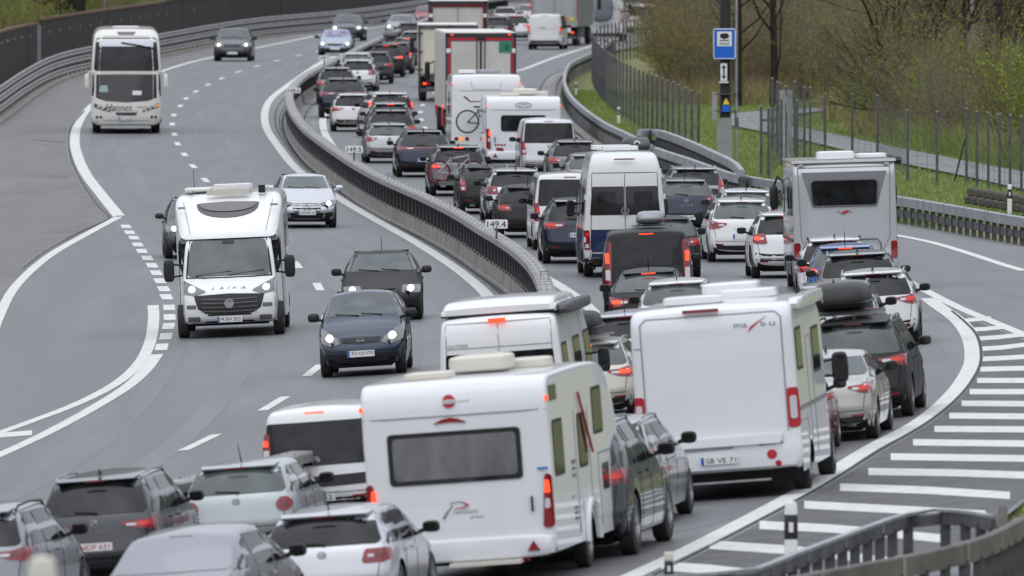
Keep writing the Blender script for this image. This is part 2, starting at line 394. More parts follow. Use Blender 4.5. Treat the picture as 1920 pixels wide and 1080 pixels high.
# ------------------------------------------------------------------ emblems
_B = {}
def ring_mb(r, t, n=20):
    b = MB(); b.lathe([(-.006, r), (-.012, r), (-.012, r-t), (-.004, r-t)], n, 'Y'); return b
def strip(b, p, q, w, y=-.011):
    d = Vector((q[0]-p[0], 0, q[1]-p[1])); n = Vector((-d.z, 0, d.x)).normalized()*w/2
    p3, q3 = Vector((p[0], y, p[1])), Vector((q[0], y, q[1]))
    b.add([p3-n, q3-n, q3+n, p3+n, p3-n+Vector((0,.008,0)), q3-n+Vector((0,.008,0)), q3+n+Vector((0,.008,0)), p3+n+Vector((0,.008,0))],
          [(0,1,2,3), (0,4,5,1), (1,5,6,2), (2,6,7,3), (3,7,4,0)])
def badge(kind, r=.055):
    k = (kind, r)
    if k in _B: return _B[k]
    b = ring_mb(r, r*.16)
    if kind == 'vw':
        for a, c in (((-.5,.75),(0,.12)),((0,.12),(.5,.75)),((-.85,.45),(-.38,-.75)),((-.38,-.75),(0,0)),((0,0),(.38,-.75)),((.38,-.75),(.85,.45))): strip(b, (a[0]*r,a[1]*r), (c[0]*r,c[1]*r), r*.17)
    elif kind == 'star':
        for a in (90, 210, 330): strip(b, (0,0), (r*math.cos(math.radians(a))*.95, r*math.sin(math.radians(a))*.95), r*.16)
    elif kind == 'bar': strip(b, (-r*1.25,0), (r*1.25,0), r*.34)
    elif kind == 'zig':
        strip(b, (-r*.8,-r*.1), (r*.3,r*.12), r*.15); strip(b, (r*.3,r*.12), (-r*.3,-r*.12), r*.15); strip(b, (-r*.3,-r*.12), (r*.8,r*.1), r*.15)
    elif kind == 'chev': strip(b, (-r*.7,-r*.5), (0,r*.1), r*.2); strip(b, (0,r*.1), (r*.7,-r*.5), r*.2)
    elif kind == 'disc': b.lathe([(-.004, r*.86), (-.006, .002)], 20, 'Y')
    _B[k] = b.build('badge', 'chrome'); return _B[k]
_pl = {}
def plate_part(text, loc, rear=True, eu=True, w=.52, col='ink'):
    if 'p' not in _pl:
        _pl['p'] = MB().box(0,0,0,.52,.014,.115).build('number_plate', 'plate', None)
        _pl['b'] = MB().box(-.238,-.009,0,.04,.006,.111).build('plate_band', 'plateblue', None)
    kids = []
    if eu: kids.append(part('plate_band', _pl['b']))
    if text: kids.append(part('plate_lettering', text_mesh(text, .075, col, .42 if eu else .44), (.02 if eu else 0, -.011, 0)))
    return part('number_plate', _pl['p'], loc, kids, rot=None if rear else (0,0,math.pi))

# ------------------------------------------------------------------ the passenger car family
STY = {}
def hw_car(W, L, H, zb, roof=.74, van=False):
    tab = [(0,.90),(.22,.94),(.45,.99),(.66,1.0),(zb-.02,.975),(zb+.04,.955),(H,roof)]
    if van: tab = [(0,.93),(.25,.97),(.5,1.0),(zb,.99),(H,roof)]
    def hw(z, y):
        p = 1-.05*clamp(1-y/.9,0,1)**2-.12*clamp((y-(L-1.15))/1.15,0,1)**2
        return W/2*interp(tab, z)*p
    return hw
def car_style(key, L=4.3, W=1.8, H=1.48, zb=.93, rb=.12, rr=.5, form='hatch', roof=.74, bz=.5, light='wide', lz=.86, lh=.16, lx=.42, rear_z=None,
              rails=None, fin=True, rod=False, mirror='black', badge_k='disc', brand=None, rear_plate=.72, wR=.33, hood=.84, head='wide', spoiler=True, grille=1,
              winbot=.06, wintop=.12, winw=1., window_glass='glass', lower=.40, wheelbase=None, exhaust=False, strip_l=False, van=False, hz=.70, pillar=None, cladding=False, sunroof=False, wiper=True, grill_h=.10, badge_r=.062):
    hw = hw_car(W, L, H, zb, roof, van)
    g = .20 if H < 1.6 else .26
    sil = [(.30,g),(.07,g+.06),(.0,bz),(.035,bz+.14)]
    if form == 'sedan': sil += [(.06,zb-.08),(.12,zb+.03),(rb,zb+.08),(rr,H-.06)]
    else: sil += [(.085,zb-.05),(rb,zb+.05),(rr,H-.075)]
    if van: sil += [(rr+.09,H-.015),(rr+.5,H)]
    else: sil += [(rr+.28,H-.045)]
    wt = L*.56 if form != 'sedan' else L*.60; wb = L*.745
    if van: wt, wb = L*.70, L*.84
    sil += [(L*.47,H),(wt-.15,H-.015),(wt,H-.06),(wb,zb+.09),(L-.62 if not van else L-.45,hood if not van else hood),(L-.16,hz+.02),(L-.01,.55),(L-.02,g+.16),(L-.14,g+.02),(L-.34,g)]
    wbR, wbF = .82 if not van else .95, L-.86
    arch = [(wbR, wR*.98, wR+.055), (wbF, wR*.98, wR+.055)]
    mb = loft(sil, hw, g, arch, fil=.11 if not van else .09, rr=.18, rf=.42, crown=.06)
    sh = Shell(mb, L); pts = []
    pts.append(part('body', mb.build('body', 'white', 40), key='paint'))
    ub = MB().box(0, L/2, .40, W-.56, L-.36, .46).box(0, .3, g+.08, W*.84, .3, .16).box(0, L-.32, g+.07, W*.76, .26, .12)
    pts.append(part('underbody', ub.build('underbody', 'dark', None)))
    # rear face
    w0 = hw(.3,0)
    lowr = sh.patch('R', [(-w0*.93,g+.02),(0,g+.0),(w0*.93,g+.02)], [(-w0*.98,lower+.03),(-w0*.6,lower-.01),(w0*.6,lower-.01),(w0*.98,lower+.03)], .008, 14, 3)
    if cladding:
        for yc in (wbR, wbF):
            for sd in ('E', 'W'):
                R = wR+.055; pts.append(part('wheel_arch_trim', sh.patch(sd, [(yc-R*math.cos(t)*1.0, wR*.98+R*math.sin(t)*1.01) for t in [math.pi*i/12 for i in range(13)]], [(yc-(R+.07)*math.cos(t), wR*.98+(R+.07)*math.sin(t)) for t in [math.pi*i/12 for i in range(13)]], .012, 13, 2).build('wheel_arch_trim', 'black')))
    pts.append(part('rear_bumper', lowr.build('rear_bumper', 'black')))
    zb0 = (rear_z or zb)+winbot; zt0 = H-wintop
    # where does the window meet the silhouette
    wl, wu = (hw(zb0,.2)-.08)*winw, (hw(zt0,.5)-.055)*winw
    if form == 'sedan': zb0 = zb+.10
    lo, up = trap(-wl, wl, zb0, -wu, wu, zt0, .05)
    pts.append(part('rear_window', sh.patch('R', lo, up, .008, 12, 5).build('rear_window', window_glass), key='rearglass'))
    if spoiler:
        x = hw(H,1)-.06; y0 = rr+.22; s = MB()
        s.add([(-x,y0,H-.052),(x,y0,H-.052),(x*.92,y0-.29,H-.085),(-x*.92,y0-.29,H-.085),(-x,y0,H-.08),(x,y0,H-.08),(x*.92,y0-.26,H-.115),(-x*.92,y0-.26,H-.115)],
              [(0,1,2,3),(4,7,6,5),(3,2,6,7),(1,5,6,2),(0,3,7,4)])
        pts.append(part('spoiler', s.build('spoiler', 'white', 30), key='paint'))
    yb = rr-.12 if spoiler else rr+.04
    pts.append(part('brake_light', MB().box(0, yb-.02, H-.10, .30, .03, .022).build('brake_light', 'darkred', None), key='third'))
    # tail lights
    if light == 'wide': lo, up = [(lx,lz+.01),(lx+.2,lz-lh*.35),(w0+.03,lz-lh*.5)], [(lx,lz+.05),(lx+.2,lz+lh*.30),(w0+.03,lz+lh*.55)]
    elif light == 'block': lo, up = trap(lx,w0+.0,lz-lh/2,lx+.03,w0+.02,lz+lh/2,.04)
    elif light == 'round': lo, up = [(lx+.11+.11*math.cos(t),lz-.11*math.sin(t)) for t in [math.pi-math.pi*i/10 for i in range(11)]], [(lx+.11+.11*math.cos(t),lz+.11*math.sin(t)) for t in [math.pi-math.pi*i/10 for i in range(11)]]
    elif light == 'tall': tp = hw(lz+lh*.5,.3); lo, up = trap(w0-(.13 if van else .17), w0+.02, lz-lh*.5, tp-(.10 if van else .12), tp+.0, lz+lh*.5, .03)
    for sgn in (1, -1):
        l_, u_ = (lo, up) if sgn > 0 else (mir(lo), mir(up))
        m_ = sh.patch('R', l_, u_, .013, 8, 4)
        sd = 'E' if sgn > 0 else 'W'
        if light in ('wide', 'block'): sh.patch(sd, [(.24,lz-lh*.42),(.36,lz-lh*.2)], [(.24,lz+lh*.5),(.42,lz+lh*.42)], .01, 5, 3, mb=m_)
        
        kids = []
        if light == 'tall': a0, a1, z0_, z1_ = w0-.10, w0-.025, lz+lh*.0, lz+lh*.24
        elif light == 'round': a0, a1, z0_, z1_ = lx+.06, lx+.16, lz-.05, lz+.05
        else: a0, a1, z0_, z1_ = lx+(w0-lx)*.5, w0-.02, lz-lh*.12, lz+lh*.22
        q = trap(a0, a1, z0_, a0, a1, z1_, .02)
        q = q if sgn > 0 else (mir(q[0]), mir(q[1]))
        kids.append(part('lamp_element', sh.patch('R', q[0], q[1], .02, 7, 3).build('lamp_element', 'darkred'), key='taillamp'))
        if light != 'round':
            a0, a1, z0_, z1_ = (w0-.11, w0-.02, lz-lh*.38, lz-lh*.14) if light == 'tall' else (lx+.07, lx+(w0-lx)*.5, lz-lh*.10, lz+lh*.12)
            q = trap(a0, a1, z0_, a0, a1, z1_, .015)
            q = q if sgn > 0 else (mir(q[0]), mir(q[1]))
            kids.append(part('reversing_light', sh.patch('R', q[0], q[1], .02, 6, 3).build('reversing_light', 'white_lens')))
        pts.append(part('tail_light', m_.build('tail_light', 'red'), kids=kids, key='lens'))
        q = [(w0*.62,.40),(w0*.86,.41)], [(w0*.62,.43),(w0*.86,.44)]
        q = q if sgn > 0 else (mir(q[0]), mir(q[1]))
        pts.append(part('reflector', sh.patch('R', q[0], q[1], .016, 4, 2).build('reflector', 'red')))
    if strip_l: pts.append(part('light_strip', sh.patch('R', [(-lx-.05,lz+.0),(lx+.05,lz+.0)], [(-lx-.05,lz+.04),(lx+.05,lz+.04)], .01, 10, 2).build('light_strip', 'darkred')))
    # panel gaps: tailgate and doors
    gp = MB(); tw = wl*.93
    sh.patch('R', [(-tw-.0,.485),(tw,.485)], [(-tw,.495),(tw,.495)], .004, 12, 2, .004, gp)
    for s_ in (-1, 1): sh.patch('R', [(s_*tw,.49),(s_*tw+.010,.49)], [(s_*(wl+.03),zb0),(s_*(wl+.03)+.010,zb0)], .004, 2, 6, .004, gp)
    yB = L*.50; yC = L*.295
    for s_ in ('E', 'W'):
        for y_, z_ in ((yB,zb),(yC,zb),(L*.705,zb-.05)): sh.patch(s_, [(y_,.30),(y_+.011,.30)], [(y_+.02,z_),(y_+.031,z_)], .004, 2, 6, .004, gp)
    pts.append(part('panel_gap', gp.build('panel_gap', 'dark', None)))
    hy, hn = sh.hit('R', 0, zb0-.035); kz = .11
    if badge_k: pts.append(part('badge', badge(badge_k), (0, sh.hit('R', 0, zb0-kz)[0].y-.004, zb0-kz)))
    if brand: pts.append(part('lettering', text_mesh(brand[0], brand[1], 'chrome', brand[2]), (brand[3] if len(brand) > 3 else 0, sh.hit('R', 0, zb0-.23)[0].y-.012, zb0-.23)))
    if wiper: pts.append(part('rear_wiper', MB().tube([(0, sh.hit('R',0,zb0+.02)[0].y-.03, zb0+.01),(.05, sh.hit('R',.05,zb0+.03)[0].y-.03, zb0+.03),(-.3, sh.hit('R',-.3,zb0+.05)[0].y-.025, zb0+.055)], .011, 4).build('rear_wiper', 'black')))
    if exhaust:
        for s_ in (-1, 1): pts.append(part('exhaust', MB().box(s_*w0*.60, .04, g+.07, .16, .08, .055).build('exhaust', 'chrome', None)))
    pts.append(part('plate_recess', sh.patch('R', [(-.30,rear_plate-.085),(.30,rear_plate-.085)], [(-.30,rear_plate+.085),(.30,rear_plate+.085)], .003, 4, 2, .003).build('plate_recess', 'greyplast'), key='paint2'))
    # side glass
    zt = H-.125; zs = zb+.035; fr0, fr1 = wb-.30, wt+.02
    a0 = rb+.30 if form != 'sedan' else rb+.30; a1 = rr+.42
    if form in ('estate', 'suv', 'mpv'): a0, a1 = rb+.26, rr+.30
    if van: a0, a1 = .35, rr+.45
    segs = [((yB+.05, yB+.07), (fr0, fr1)), ((yC+.05, yC+.10), (yB-.02, yB+.0)), ((a0, a1), (yC-.0, yC+.04))]
    for s_ in ('E', 'W'):
        for (p0, p1), (q0, q1) in segs:
            if q0-p0 < .12: continue
            lo, up = trap(p0, q0, zs, p1, max(q1, p1+.05), zt, .035)
            pts.append(part('side_window', sh.patch(s_, lo, up, .006, 9, 4).build('side_window', 'glass'), key='sideglass'))
        for y_ in (yB-.22, yC+.10):
            h, nn = sh.hit(s_, y_, zb-.09); pts.append(part('door_handle', MB().box(h.x+nn.x*.02, y_, zb-.09, .03, .19, .03).build('door_handle', 'black', None), key='paint2'))
        x_ = 1 if s_ == 'E' else -1
        mm_ = MB().sup((x_*(W/2+.10), wb-.40, zb+.12), (.115, .075, .082), 3, 12, 7).tube([(x_*(W/2-.06), wb-.38, zb+.06), (x_*(W/2+.04), wb-.40, zb+.09)], .03, 5)
        mg = MB().box(x_*(W/2+.10), wb-.475, zb+.12, .16, .01, .11)
        pts.append(part('mirror', mm_.build('mirror', 'black'), kids=[part('mirror_glass', mg.build('mirror_glass', 'gloss_black', None))], key='mirror'))
    # front
    wf = hw(zb+.13, L*.7)-.05; wt_ = hw(H-.1, L*.5)-.05
    lo, up = trap(-wf, wf, zb+.12 if not van else zb+.14, -wt_, wt_, H-.085, .04)
    pts.append(part('windscreen', sh.patch('F', lo, up, .007, 12, 6).build('windscreen', 'glass_light'), key='frontglass'))
    pts.append(part('front_wiper', MB().tube([(.05, sh.hit('F',.05,zb+.13)[0].y+.03, zb+.13),(.5, sh.hit('F',.5,zb+.16)[0].y+.03, zb+.165)], .011, 4).tube([(-.4, sh.hit('F',-.4,zb+.13)[0].y+.03, zb+.13),(.0, sh.hit('F',0,zb+.16)[0].y+.03, zb+.165)], .011, 4).build('front_wiper', 'black')))
    fw = hw(hz, L-.3)
    for s_ in (1, -1):
        if head == 'wide': lo, up = [(fw*.50,hz-.045),(fw*.80,hz-.075),(fw*1.12,hz-.03)], [(fw*.50,hz+.03),(fw*.8,hz+.085),(fw*1.12,hz+.12)]
        elif head == 'tall': lo, up = [(fw*.50,hz-.10),(fw*.75,hz-.13),(fw*1.0,hz-.06)], [(fw*.58,hz+.0),(fw*.85,hz+.14),(fw*1.05,hz+.22)]
        else: lo, up = trap(fw*.52, fw*1.02, hz-.08, fw*.54, fw*1.02, hz+.08, .04)
        l_, u_ = (lo, up) if s_ > 0 else (mir(lo), mir(up)); cx = fw*.76
        q = [(cx+.07*math.cos(t), hz+.005-.06*math.sin(t)) for t in [math.pi-math.pi*i/8 for i in range(9)]], [(cx+.07*math.cos(t), hz+.005+.06*math.sin(t)) for t in [math.pi-math.pi*i/8 for i in range(9)]]
        q = q if s_ > 0 else (mir(q[0]), mir(q[1]))
        pts.append(part('headlight', sh.patch('F', l_, u_, .012, 8, 4).build('headlight', 'lampglass'), kids=[part('lamp_element', sh.patch('F', q[0], q[1], .024, 9, 3).build('lamp_element', 'white_lens'), key='headlamp')]))
        q = [(fw*.62,.30),(fw*.9,.31)], [(fw*.62,.42),(fw*.9,.44)]
        q = q if s_ > 0 else (mir(q[0]), mir(q[1]))
        pts.append(part('fog_light', sh.patch('F', q[0], q[1], .01, 4, 3).build('fog_light', 'black')))
    gr = sh.patch('F', [(-fw*.46,hz-grill_h+.01),(0,hz-grill_h-.01),(fw*.46,hz-grill_h+.01)], [(-fw*.50,hz+.01),(0,hz+.02),(fw*.50,hz+.01)], .008, 8, 3)
    slat = MB()
    gs = grill_h/3.2
    for k in range(3): sh.patch('F', [(-fw*.46,hz+.01-grill_h+gs*(.35+k)),(fw*.46,hz+.01-grill_h+gs*(.35+k))], [(-fw*.46,hz+.018-grill_h+gs*(.35+k)),(fw*.46,hz+.018-grill_h+gs*(.35+k))], .016, 8, 2, .008, slat)
    pts.append(part('grille', gr.build('grille', 'black'), kids=[part('grille_slat', slat.build('grille_slat', 'galvdark'))]))
    pts.append(part('air_intake', sh.patch('F', [(-fw*.55,.27),(fw*.55,.27)], [(-fw*.60,.42),(fw*.60,.42)], .008, 8, 3).build('air_intake', 'black')))
    if badge_k: pts.append(part('badge', badge(badge_k, badge_r), (0, sh.hit('F', 0, hz+.005-grill_h*.5)[0].y+.025, hz+.005-grill_h*.5), rot=(0,0,math.pi)))
    # roof things
    if rails:
        for s_ in (-1, 1):
            x = s_*(hw(H,2)-.045); y0, y1 = rr+.18, wt-.05
            pts.append(part('roof_rail', MB().tube([(x,y0,H-.10),(x,y0+.14,H-.035),(x,(y0+y1)/2,H-.01),(x,y1-.14,H-.035),(x,y1,H-.10)], .018, 5).build('roof_rail', rails), key='rail'))
    if sunroof: pts.append(part('sunroof', sh.patch('T', [(-.42,rr+.55),(.42,rr+.55)], [(-.42,wt-.1),(.42,wt-.1)], .006, 6, 6).build('sunroof', 'gloss_black')))
    if fin: pts.append(part('antenna', MB().add([(-.03,rr+.28,H-.03),(.03,rr+.28,H-.03),(0,rr+.55,H-.01),(0,rr+.30,H+.075)], [(0,1,3),(1,2,3),(2,0,3)]).build('antenna', 'black', None)))
    if rod: pts.append(part('antenna', MB().tube([(0,rr+.34,H-.03),(0,rr+.12,H+.26)], [.012,.005], 5).build('antenna', 'black')))
    for y_ in (wbR, wbF):
        for s_ in (-1, 1): pts.append(wheel_parts(wR, .22, (s_*(W/2-.125), y_, wR), s_))
    STY[key] = dict(p=pts, L=L, W=W, H=H, sh=sh, pz=rear_plate, py=sh.hit('R', 0, rear_plate)[0].y, pfz=.42, pfy=sh.hit('F', 0, .46)[0].y, hw=hw, zb=zb, rr=rr)
    return STY[key]

car_style('hatch_a', L=4.05, W=1.72, H=1.46, zb=.92, light='block', lz=.84, lh=.18, lx=.50, rod=True, fin=False, badge_k='vw', rear_plate=.46, window_glass='glass_light', wR=.31, mirror='paint')
car_style('hatch_round', L=3.95, W=1.68, H=1.47, zb=.93, light='round', lz=.80, lx=.56, rod=True, fin=False, badge_k='vw', rear_plate=.46, window_glass='glass_light', wR=.30)
car_style('hatch_new', L=4.08, W=1.76, H=1.45, zb=.90, light='block', lz=.80, lh=.19, lx=.50, rod=True, fin=False, badge_k='vw', rear_plate=.44, wR=.33, wintop=.10)
car_style('hatch_seat', L=4.06, W=1.70, H=1.45, zb=.93, light='wide', lz=.90, lh=.20, lx=.56, rod=True, fin=False, badge_k='bar', brand=('I B I Z A', .04, .36), rear_plate=.44, window_glass='glass_light', wR=.31)
car_style('hatch_golf', L=4.2, W=1.78, H=1.48, zb=.93, light='block', lz=.84, lh=.17, lx=.48, badge_k='vw', rear_plate=.74, wR=.32, head='block', hz=.67, rod=True, fin=False)
car_style('hatch_note', L=4.08, W=1.69, H=1.53, zb=.96, light='tall', lz=1.0, lh=.5, lx=.45, badge_k='bar', head='tall', hz=.70, wR=.30, form='mpv', rr=.4, fin=False, hood=.93)
car_style('hatch_opel', L=4.0, W=1.71, H=1.48, zb=.93, light='block', head='tall', hz=.66, badge_k='zig', wR=.31, fin=False)
car_style('hatch_peugeot', L=4.3, W=1.80, H=1.45, zb=.92, light='wide', lz=.78, lh=.22, lx=.40, rear_plate=.50, window_glass='glass_light', rr=.75, rb=.2, wR=.32, rod=True, fin=False, roof=.70)
car_style('hatch_audi', L=4.3, W=1.79, H=1.42, zb=.90, light='wide', lz=.84, lh=.20, lx=.44, badge_k='disc', rear_plate=.72, window_glass='glass_light', wR=.33, exhaust=False)
car_style('suv_a', L=4.5, W=1.86, H=1.67, zb=1.04, light='wide', lz=.96, lh=.20, lx=.40, form='suv', rails='galv', rear_plate=.76, wR=.36, lower=.52, rr=.48, hood=.98, hz=.80, cladding=True, exhaust=True)
car_style('suv_ford', L=4.5, W=1.85, H=1.68, zb=1.04, light='wide', lz=.93, lh=.17, lx=.40, form='suv', rails='galv', badge_k='disc', brand=('K  U  G  A', .05, .62), rear_plate=.64, wR=.35, lower=.5, rr=.5, hood=.98, hz=.80)
car_style('suv_b', L=4.4, W=1.83, H=1.63, zb=1.0, light='wide', lz=.93, lh=.22, lx=.42, form='suv', rails='black', rear_plate=.74, wR=.35, lower=.55, rr=.55, roof=.70, hood=.95, hz=.78, cladding=True)
car_style('suv_hyundai', L=4.5, W=1.87, H=1.65, zb=1.03, light='wide', lz=.97, lh=.20, lx=.34, form='suv', rails='black', rear_plate=.73, wR=.36, lower=.52, rr=.5, roof=.72, hood=.95, hz=.78, brand=('TUCSON', .04, .34), cladding=True)
car_style('suv_porsche', L=4.75, W=1.94, H=1.63, zb=1.0, light='wide', lz=.98, lh=.12, lx=.30, form='suv', badge_k=None, brand=('P O R S C H E', .045, .62), rear_plate=.60, wR=.38, lower=.45, rr=.85, rb=.2, roof=.68, strip_l=True, hood=.95, hz=.80)
car_style('suv_volvo', L=4.7, W=1.90, H=1.66, zb=1.02, light='tall', lz=1.10, lh=.75, lx=.58, form='suv', badge_k=None, brand=('V O L V O', .04, .42), rear_plate=.74, wR=.37, lower=.5, rr=.55, rails='galv', hood=.98, hz=.84, cladding=True)
car_style('suv_small', L=4.2, W=1.80, H=1.60, zb=1.0, light='wide', lz=.94, lh=.18, lx=.42, form='suv', rear_plate=.70, wR=.34, lower=.5, rr=.5, rails='black', hood=.95, hz=.78, rod=True, fin=False)
car_style('suv_nissan', L=4.4, W=1.80, H=1.61, zb=1.0, light='block', lz=.96, lh=.24, lx=.52, form='suv', rear_plate=.72, wR=.35, lower=.60, rr=.5, rails='galv', hood=.96, hz=.80, cladding=True)
car_style('suv_opel', L=4.2, W=1.82, H=1.61, zb=1.0, light='wide', lz=.96, lh=.22, lx=.46, form='suv', badge_k='zig', rails='galv', rear_plate=.70, wR=.34, lower=.52, rr=.42, hood=.96, hz=.80, cladding=True)
car_style('suv_big', L=4.9, W=1.95, H=1.72, zb=1.08, light='wide', lz=1.0, lh=.2, lx=.4, form='suv', rails='galv', rear_plate=.74, wR=.39, lower=.5, hood=1.02, hz=.84)
car_style('estate_merc', L=4.65, W=1.79, H=1.46, zb=.93, light='tall', lz=.86, lh=.34, lx=.42, form='estate', badge_k='star', rails='galv', rear_plate=.72, wR=.32, rr=.62, exhaust=True)
car_style('estate_skoda', L=4.68, W=1.83, H=1.48, zb=.94, light='wide', lz=.86, lh=.20, lx=.42, form='estate', badge_k=None, brand=('S K O D A', .05, .46), rear_plate=.60, wR=.33, rr=.62, rails='galv', window_glass='glass_light')
car_style('estate_old', L=4.6, W=1.80, H=1.47, zb=.94, light='block', lz=.86, lh=.32, lx=.56, form='estate', badge_k='disc', rear_plate=.50, wR=.32, rr=.5, rails='galv')
car_style('mpv', L=4.75, W=1.88, H=1.72, zb=1.05, light='wide', lz=.98, lh=.20, lx=.40, form='mpv', badge_k=None, brand=('S H A R A N', .035, .4), rear_plate=.74, wR=.35, rr=.36, rails='galv', window_glass='glass_light', hood=.98, hz=.82, exhaust=False, sunroof=True)
car_style('mpv_renault', L=4.5, W=1.84, H=1.64, zb=1.0, light='tall', lz=1.05, lh=.45, lx=.55, form='mpv', badge_k='zig', rear_plate=.60, wR=.34, rr=.45, rails='galv', hood=.95, hz=.78)
car_style('sedan_merc', L=4.5, W=1.80, H=1.44, zb=.95, rb=.60, rr=1.30, form='sedan', light='wide', lz=.84, lh=.18, lx=.46, badge_k='star', rear_plate=.50, wR=.33, spoiler=False, window_glass='glass_light', exhaust=True, cladding=False)
car_style('sedan_silver', L=4.6, W=1.80, H=1.45, zb=.95, rb=.75, rr=1.45, form='sedan', badge_k='disc', rear_plate=.60, wR=.32, spoiler=False)
car_style('front_merc', L=4.7, W=1.81, H=1.45, zb=.94, form='estate', rr=.6, badge_k='star', head='wide', hz=.65, wR=.33, fin=False, mirror='paint', grill_h=.22, badge_r=.10)
car_style('smooth_back', L=4.5, W=1.80, H=1.45, zb=.90, rb=.30, rr=1.05, spoiler=False, fin=False, badge_k=None, wiper=False, light='block', lz=.72)
car_style('front_suv', L=4.45, W=1.82, H=1.68, zb=1.04, form='suv', badge_k='vw', head='block', hz=.82, hood=.98, wR=.35, rails='galv', fin=False)
car_style('van_vw', L=4.9, W=1.90, H=1.97, zb=1.08, rb=.10, rr=.22, van=True, roof=.86, light='tall', lz=.98, lh=.46, lx=.62, badge_k='vw', rear_plate=.78, wR=.34, hood=1.12, hz=.90, form='van', spoiler=False, fin=False, wintop=.16, lower=.44)
car_style('van_vito', L=5.0, W=1.90, H=1.90, zb=1.05, rb=.10, rr=.20, van=True, roof=.85, light='tall', lz=1.18, lh=.95, lx=.64, badge_k='star', rear_plate=.50, wR=.34, hood=1.10, hz=.90, form='van', spoiler=False, fin=False, wintop=.15, lower=.46)
car_style('van_trafic', L=5.0, W=1.95, H=1.97, zb=1.12, rb=.08, rr=.16, van=True, roof=.88, light='tall', lz=1.05, lh=.42, lx=.66, badge_k=None, rear_plate=.62, wR=.34, hood=1.12, hz=.90, form='van', spoiler=False, fin=False, wintop=.2, lower=.5)
car_style('van_fiat', L=4.3, W=1.83, H=1.84, zb=1.10, rb=.10, rr=.22, van=True, roof=.84, light='tall', lz=1.25, lh=.40, lx=.62, badge_k=None, rear_plate=.42, wR=.32, hood=1.1, hz=.85, form='van', spoiler=False, fin=False, wintop=.24, lower=.42, winw=1.03, rear_z=.86)

_f = STY['van_fiat']; _s = _f['sh']
_f['p'].append(part('rear_panel', _s.patch('R', [(-.78,.60),(0,.58),(.78,.60)], [(-.80,.77),(0,.75),(.80,.77)], .012, 10, 3).build('rear_panel', 'black')))
_f['p'].append(part('badge', badge('disc', .075), (0, _s.hit('R',0,1.0)[0].y-.03, 1.0)))
_f['p'].append(part('lettering', text_mesh('NATURAL P.', .045, 'chrome', .34), (-.12, _s.hit('R',0,.69)[0].y-.03, .69)))
# ------------------------------------------------------------------ vans, caravans, motorhomes, coach, lorries
class BV:
    def __init__(s, key, L, W, H, sil, sill=.3, arches=(), fil=.07, hw=None, rr=.06, rf=.3, body='white', crown=.03, ns=70, it=2):
        s.key, s.L, s.W, s.H = key, L, W, H; s.hw = hw or (lambda z, y: W/2*(.96 if z < .3 else 1)); s.pts = []
        mb = loft(sil, s.hw, sill, list(arches), fil, rr, rf, crown, ns, it); s.mb = mb; s.sh = Shell(mb, L)
        s.pts.append(part('body', mb.build('body', body, 40), key='paint'))
    def merge(s, mb2):                                   # later patches also land on this second shell
        s.mb.add(mb2.v, mb2.f); s.sh = Shell(s.mb, s.L)
    def add(s, name, mesh, loc=None, kids=(), rot=None, key=None): s.pts.append(part(name, mesh, loc, kids, rot, key)); return s.pts[-1]
    def pa(s, name, ax, x0, x1, z0, x2, x3, z1, mk, r=.03, off=.008, nu=9, nv=4, key=None, th=.01):
        if name == 'side_window': q = trap(x0-.06, x1+.06, z0-.05, x2-.06, x3+.06, z1+.05, r+.02); s.add('window_frame', s.sh.patch(ax, q[0], q[1], off-.005, nu, nv, th).build('window_frame', 'black'))
        lo, up = trap(x0, x1, z0, x2, x3, z1, r); return s.add(name, s.sh.patch(ax, lo, up, off, nu, nv, th).build(name, mk), key=key)
    def bx(s, name, mk, *boxes, ang=None, key=None, kids=()):
        b = MB()
        for q in boxes: b.box(*q)
        return s.add(name, b.build(name, mk, ang), key=key, kids=kids)
    def bevel(s, name, mk, c, r, e=6, key=None, kids=()): return s.add(name, MB().sup(c, r, e, 20, 10).build(name, mk), key=key, kids=kids)
    def lines(s, name, items, mk='greyplast', w=.012, off=.004):
        if mk == 'greyplast': mk = 'seam'
        off += .004
        b = MB()
        for ax, p, q in items:
            dx, dz = q[0]-p[0], q[1]-p[1]; l = math.hypot(dx, dz); nx, nz = -dz/l*w/2, dx/l*w/2
            s.sh.patch(ax, [(p[0]-nx,p[1]-nz),(q[0]-nx,q[1]-nz)], [(p[0]+nx,p[1]+nz),(q[0]+nx,q[1]+nz)], off, 9, 2, .004, b)
        return s.add(name, b.build(name, mk, None))
    def txt(s, t, ax, x, z, h, mk, width=None, shear=0, off=.006, name='lettering'):
        p = s.sh.hit(ax, x, z)[0]; me = text_mesh(t, h, mk, width, shear)
        if ax == 'R': s.add(name, me, (x, p.y-off-.004, z))
        elif ax == 'F': s.add(name, me, (x, p.y+off+.004, z), rot=(0,0,math.pi))
        elif ax == 'E': s.add(name, me, (p.x+off, x, z), rot=(0,0,math.pi/2))
        else: s.add(name, me, (p.x-off, x, z), rot=(0,0,-math.pi/2))
    def disc(s, name, ax, x, z, r, mk, key=None, n=9, off=.012, kz=1.):
        T = [math.pi-math.pi*i/(n-1) for i in range(n)]
        s.add(name, s.sh.patch(ax, [(x+r*math.cos(t), z-kz*r*math.sin(t)) for t in T], [(x+r*math.cos(t), z+kz*r*math.sin(t)) for t in T], off, n, 3).build(name, mk), key=key)
    def wheels(s, R, ys, w=.24, inset=.14, z=None):
        for y in ys:
            for q in (-1, 1): s.pts.append(wheel_parts(R, w, (q*(s.W/2-inset), y, R), q))
    def done(s, pz=.5, zb=1.1, pfz=.4, rr=.3):
        STY[s.key] = dict(p=s.pts, L=s.L, W=s.W, H=s.H, sh=s.sh, pz=pz, py=s.sh.hit('R',0,pz)[0].y, pfz=pfz, pfy=s.sh.hit('F',0,pfz)[0].y, hw=s.hw, zb=zb, rr=rr)
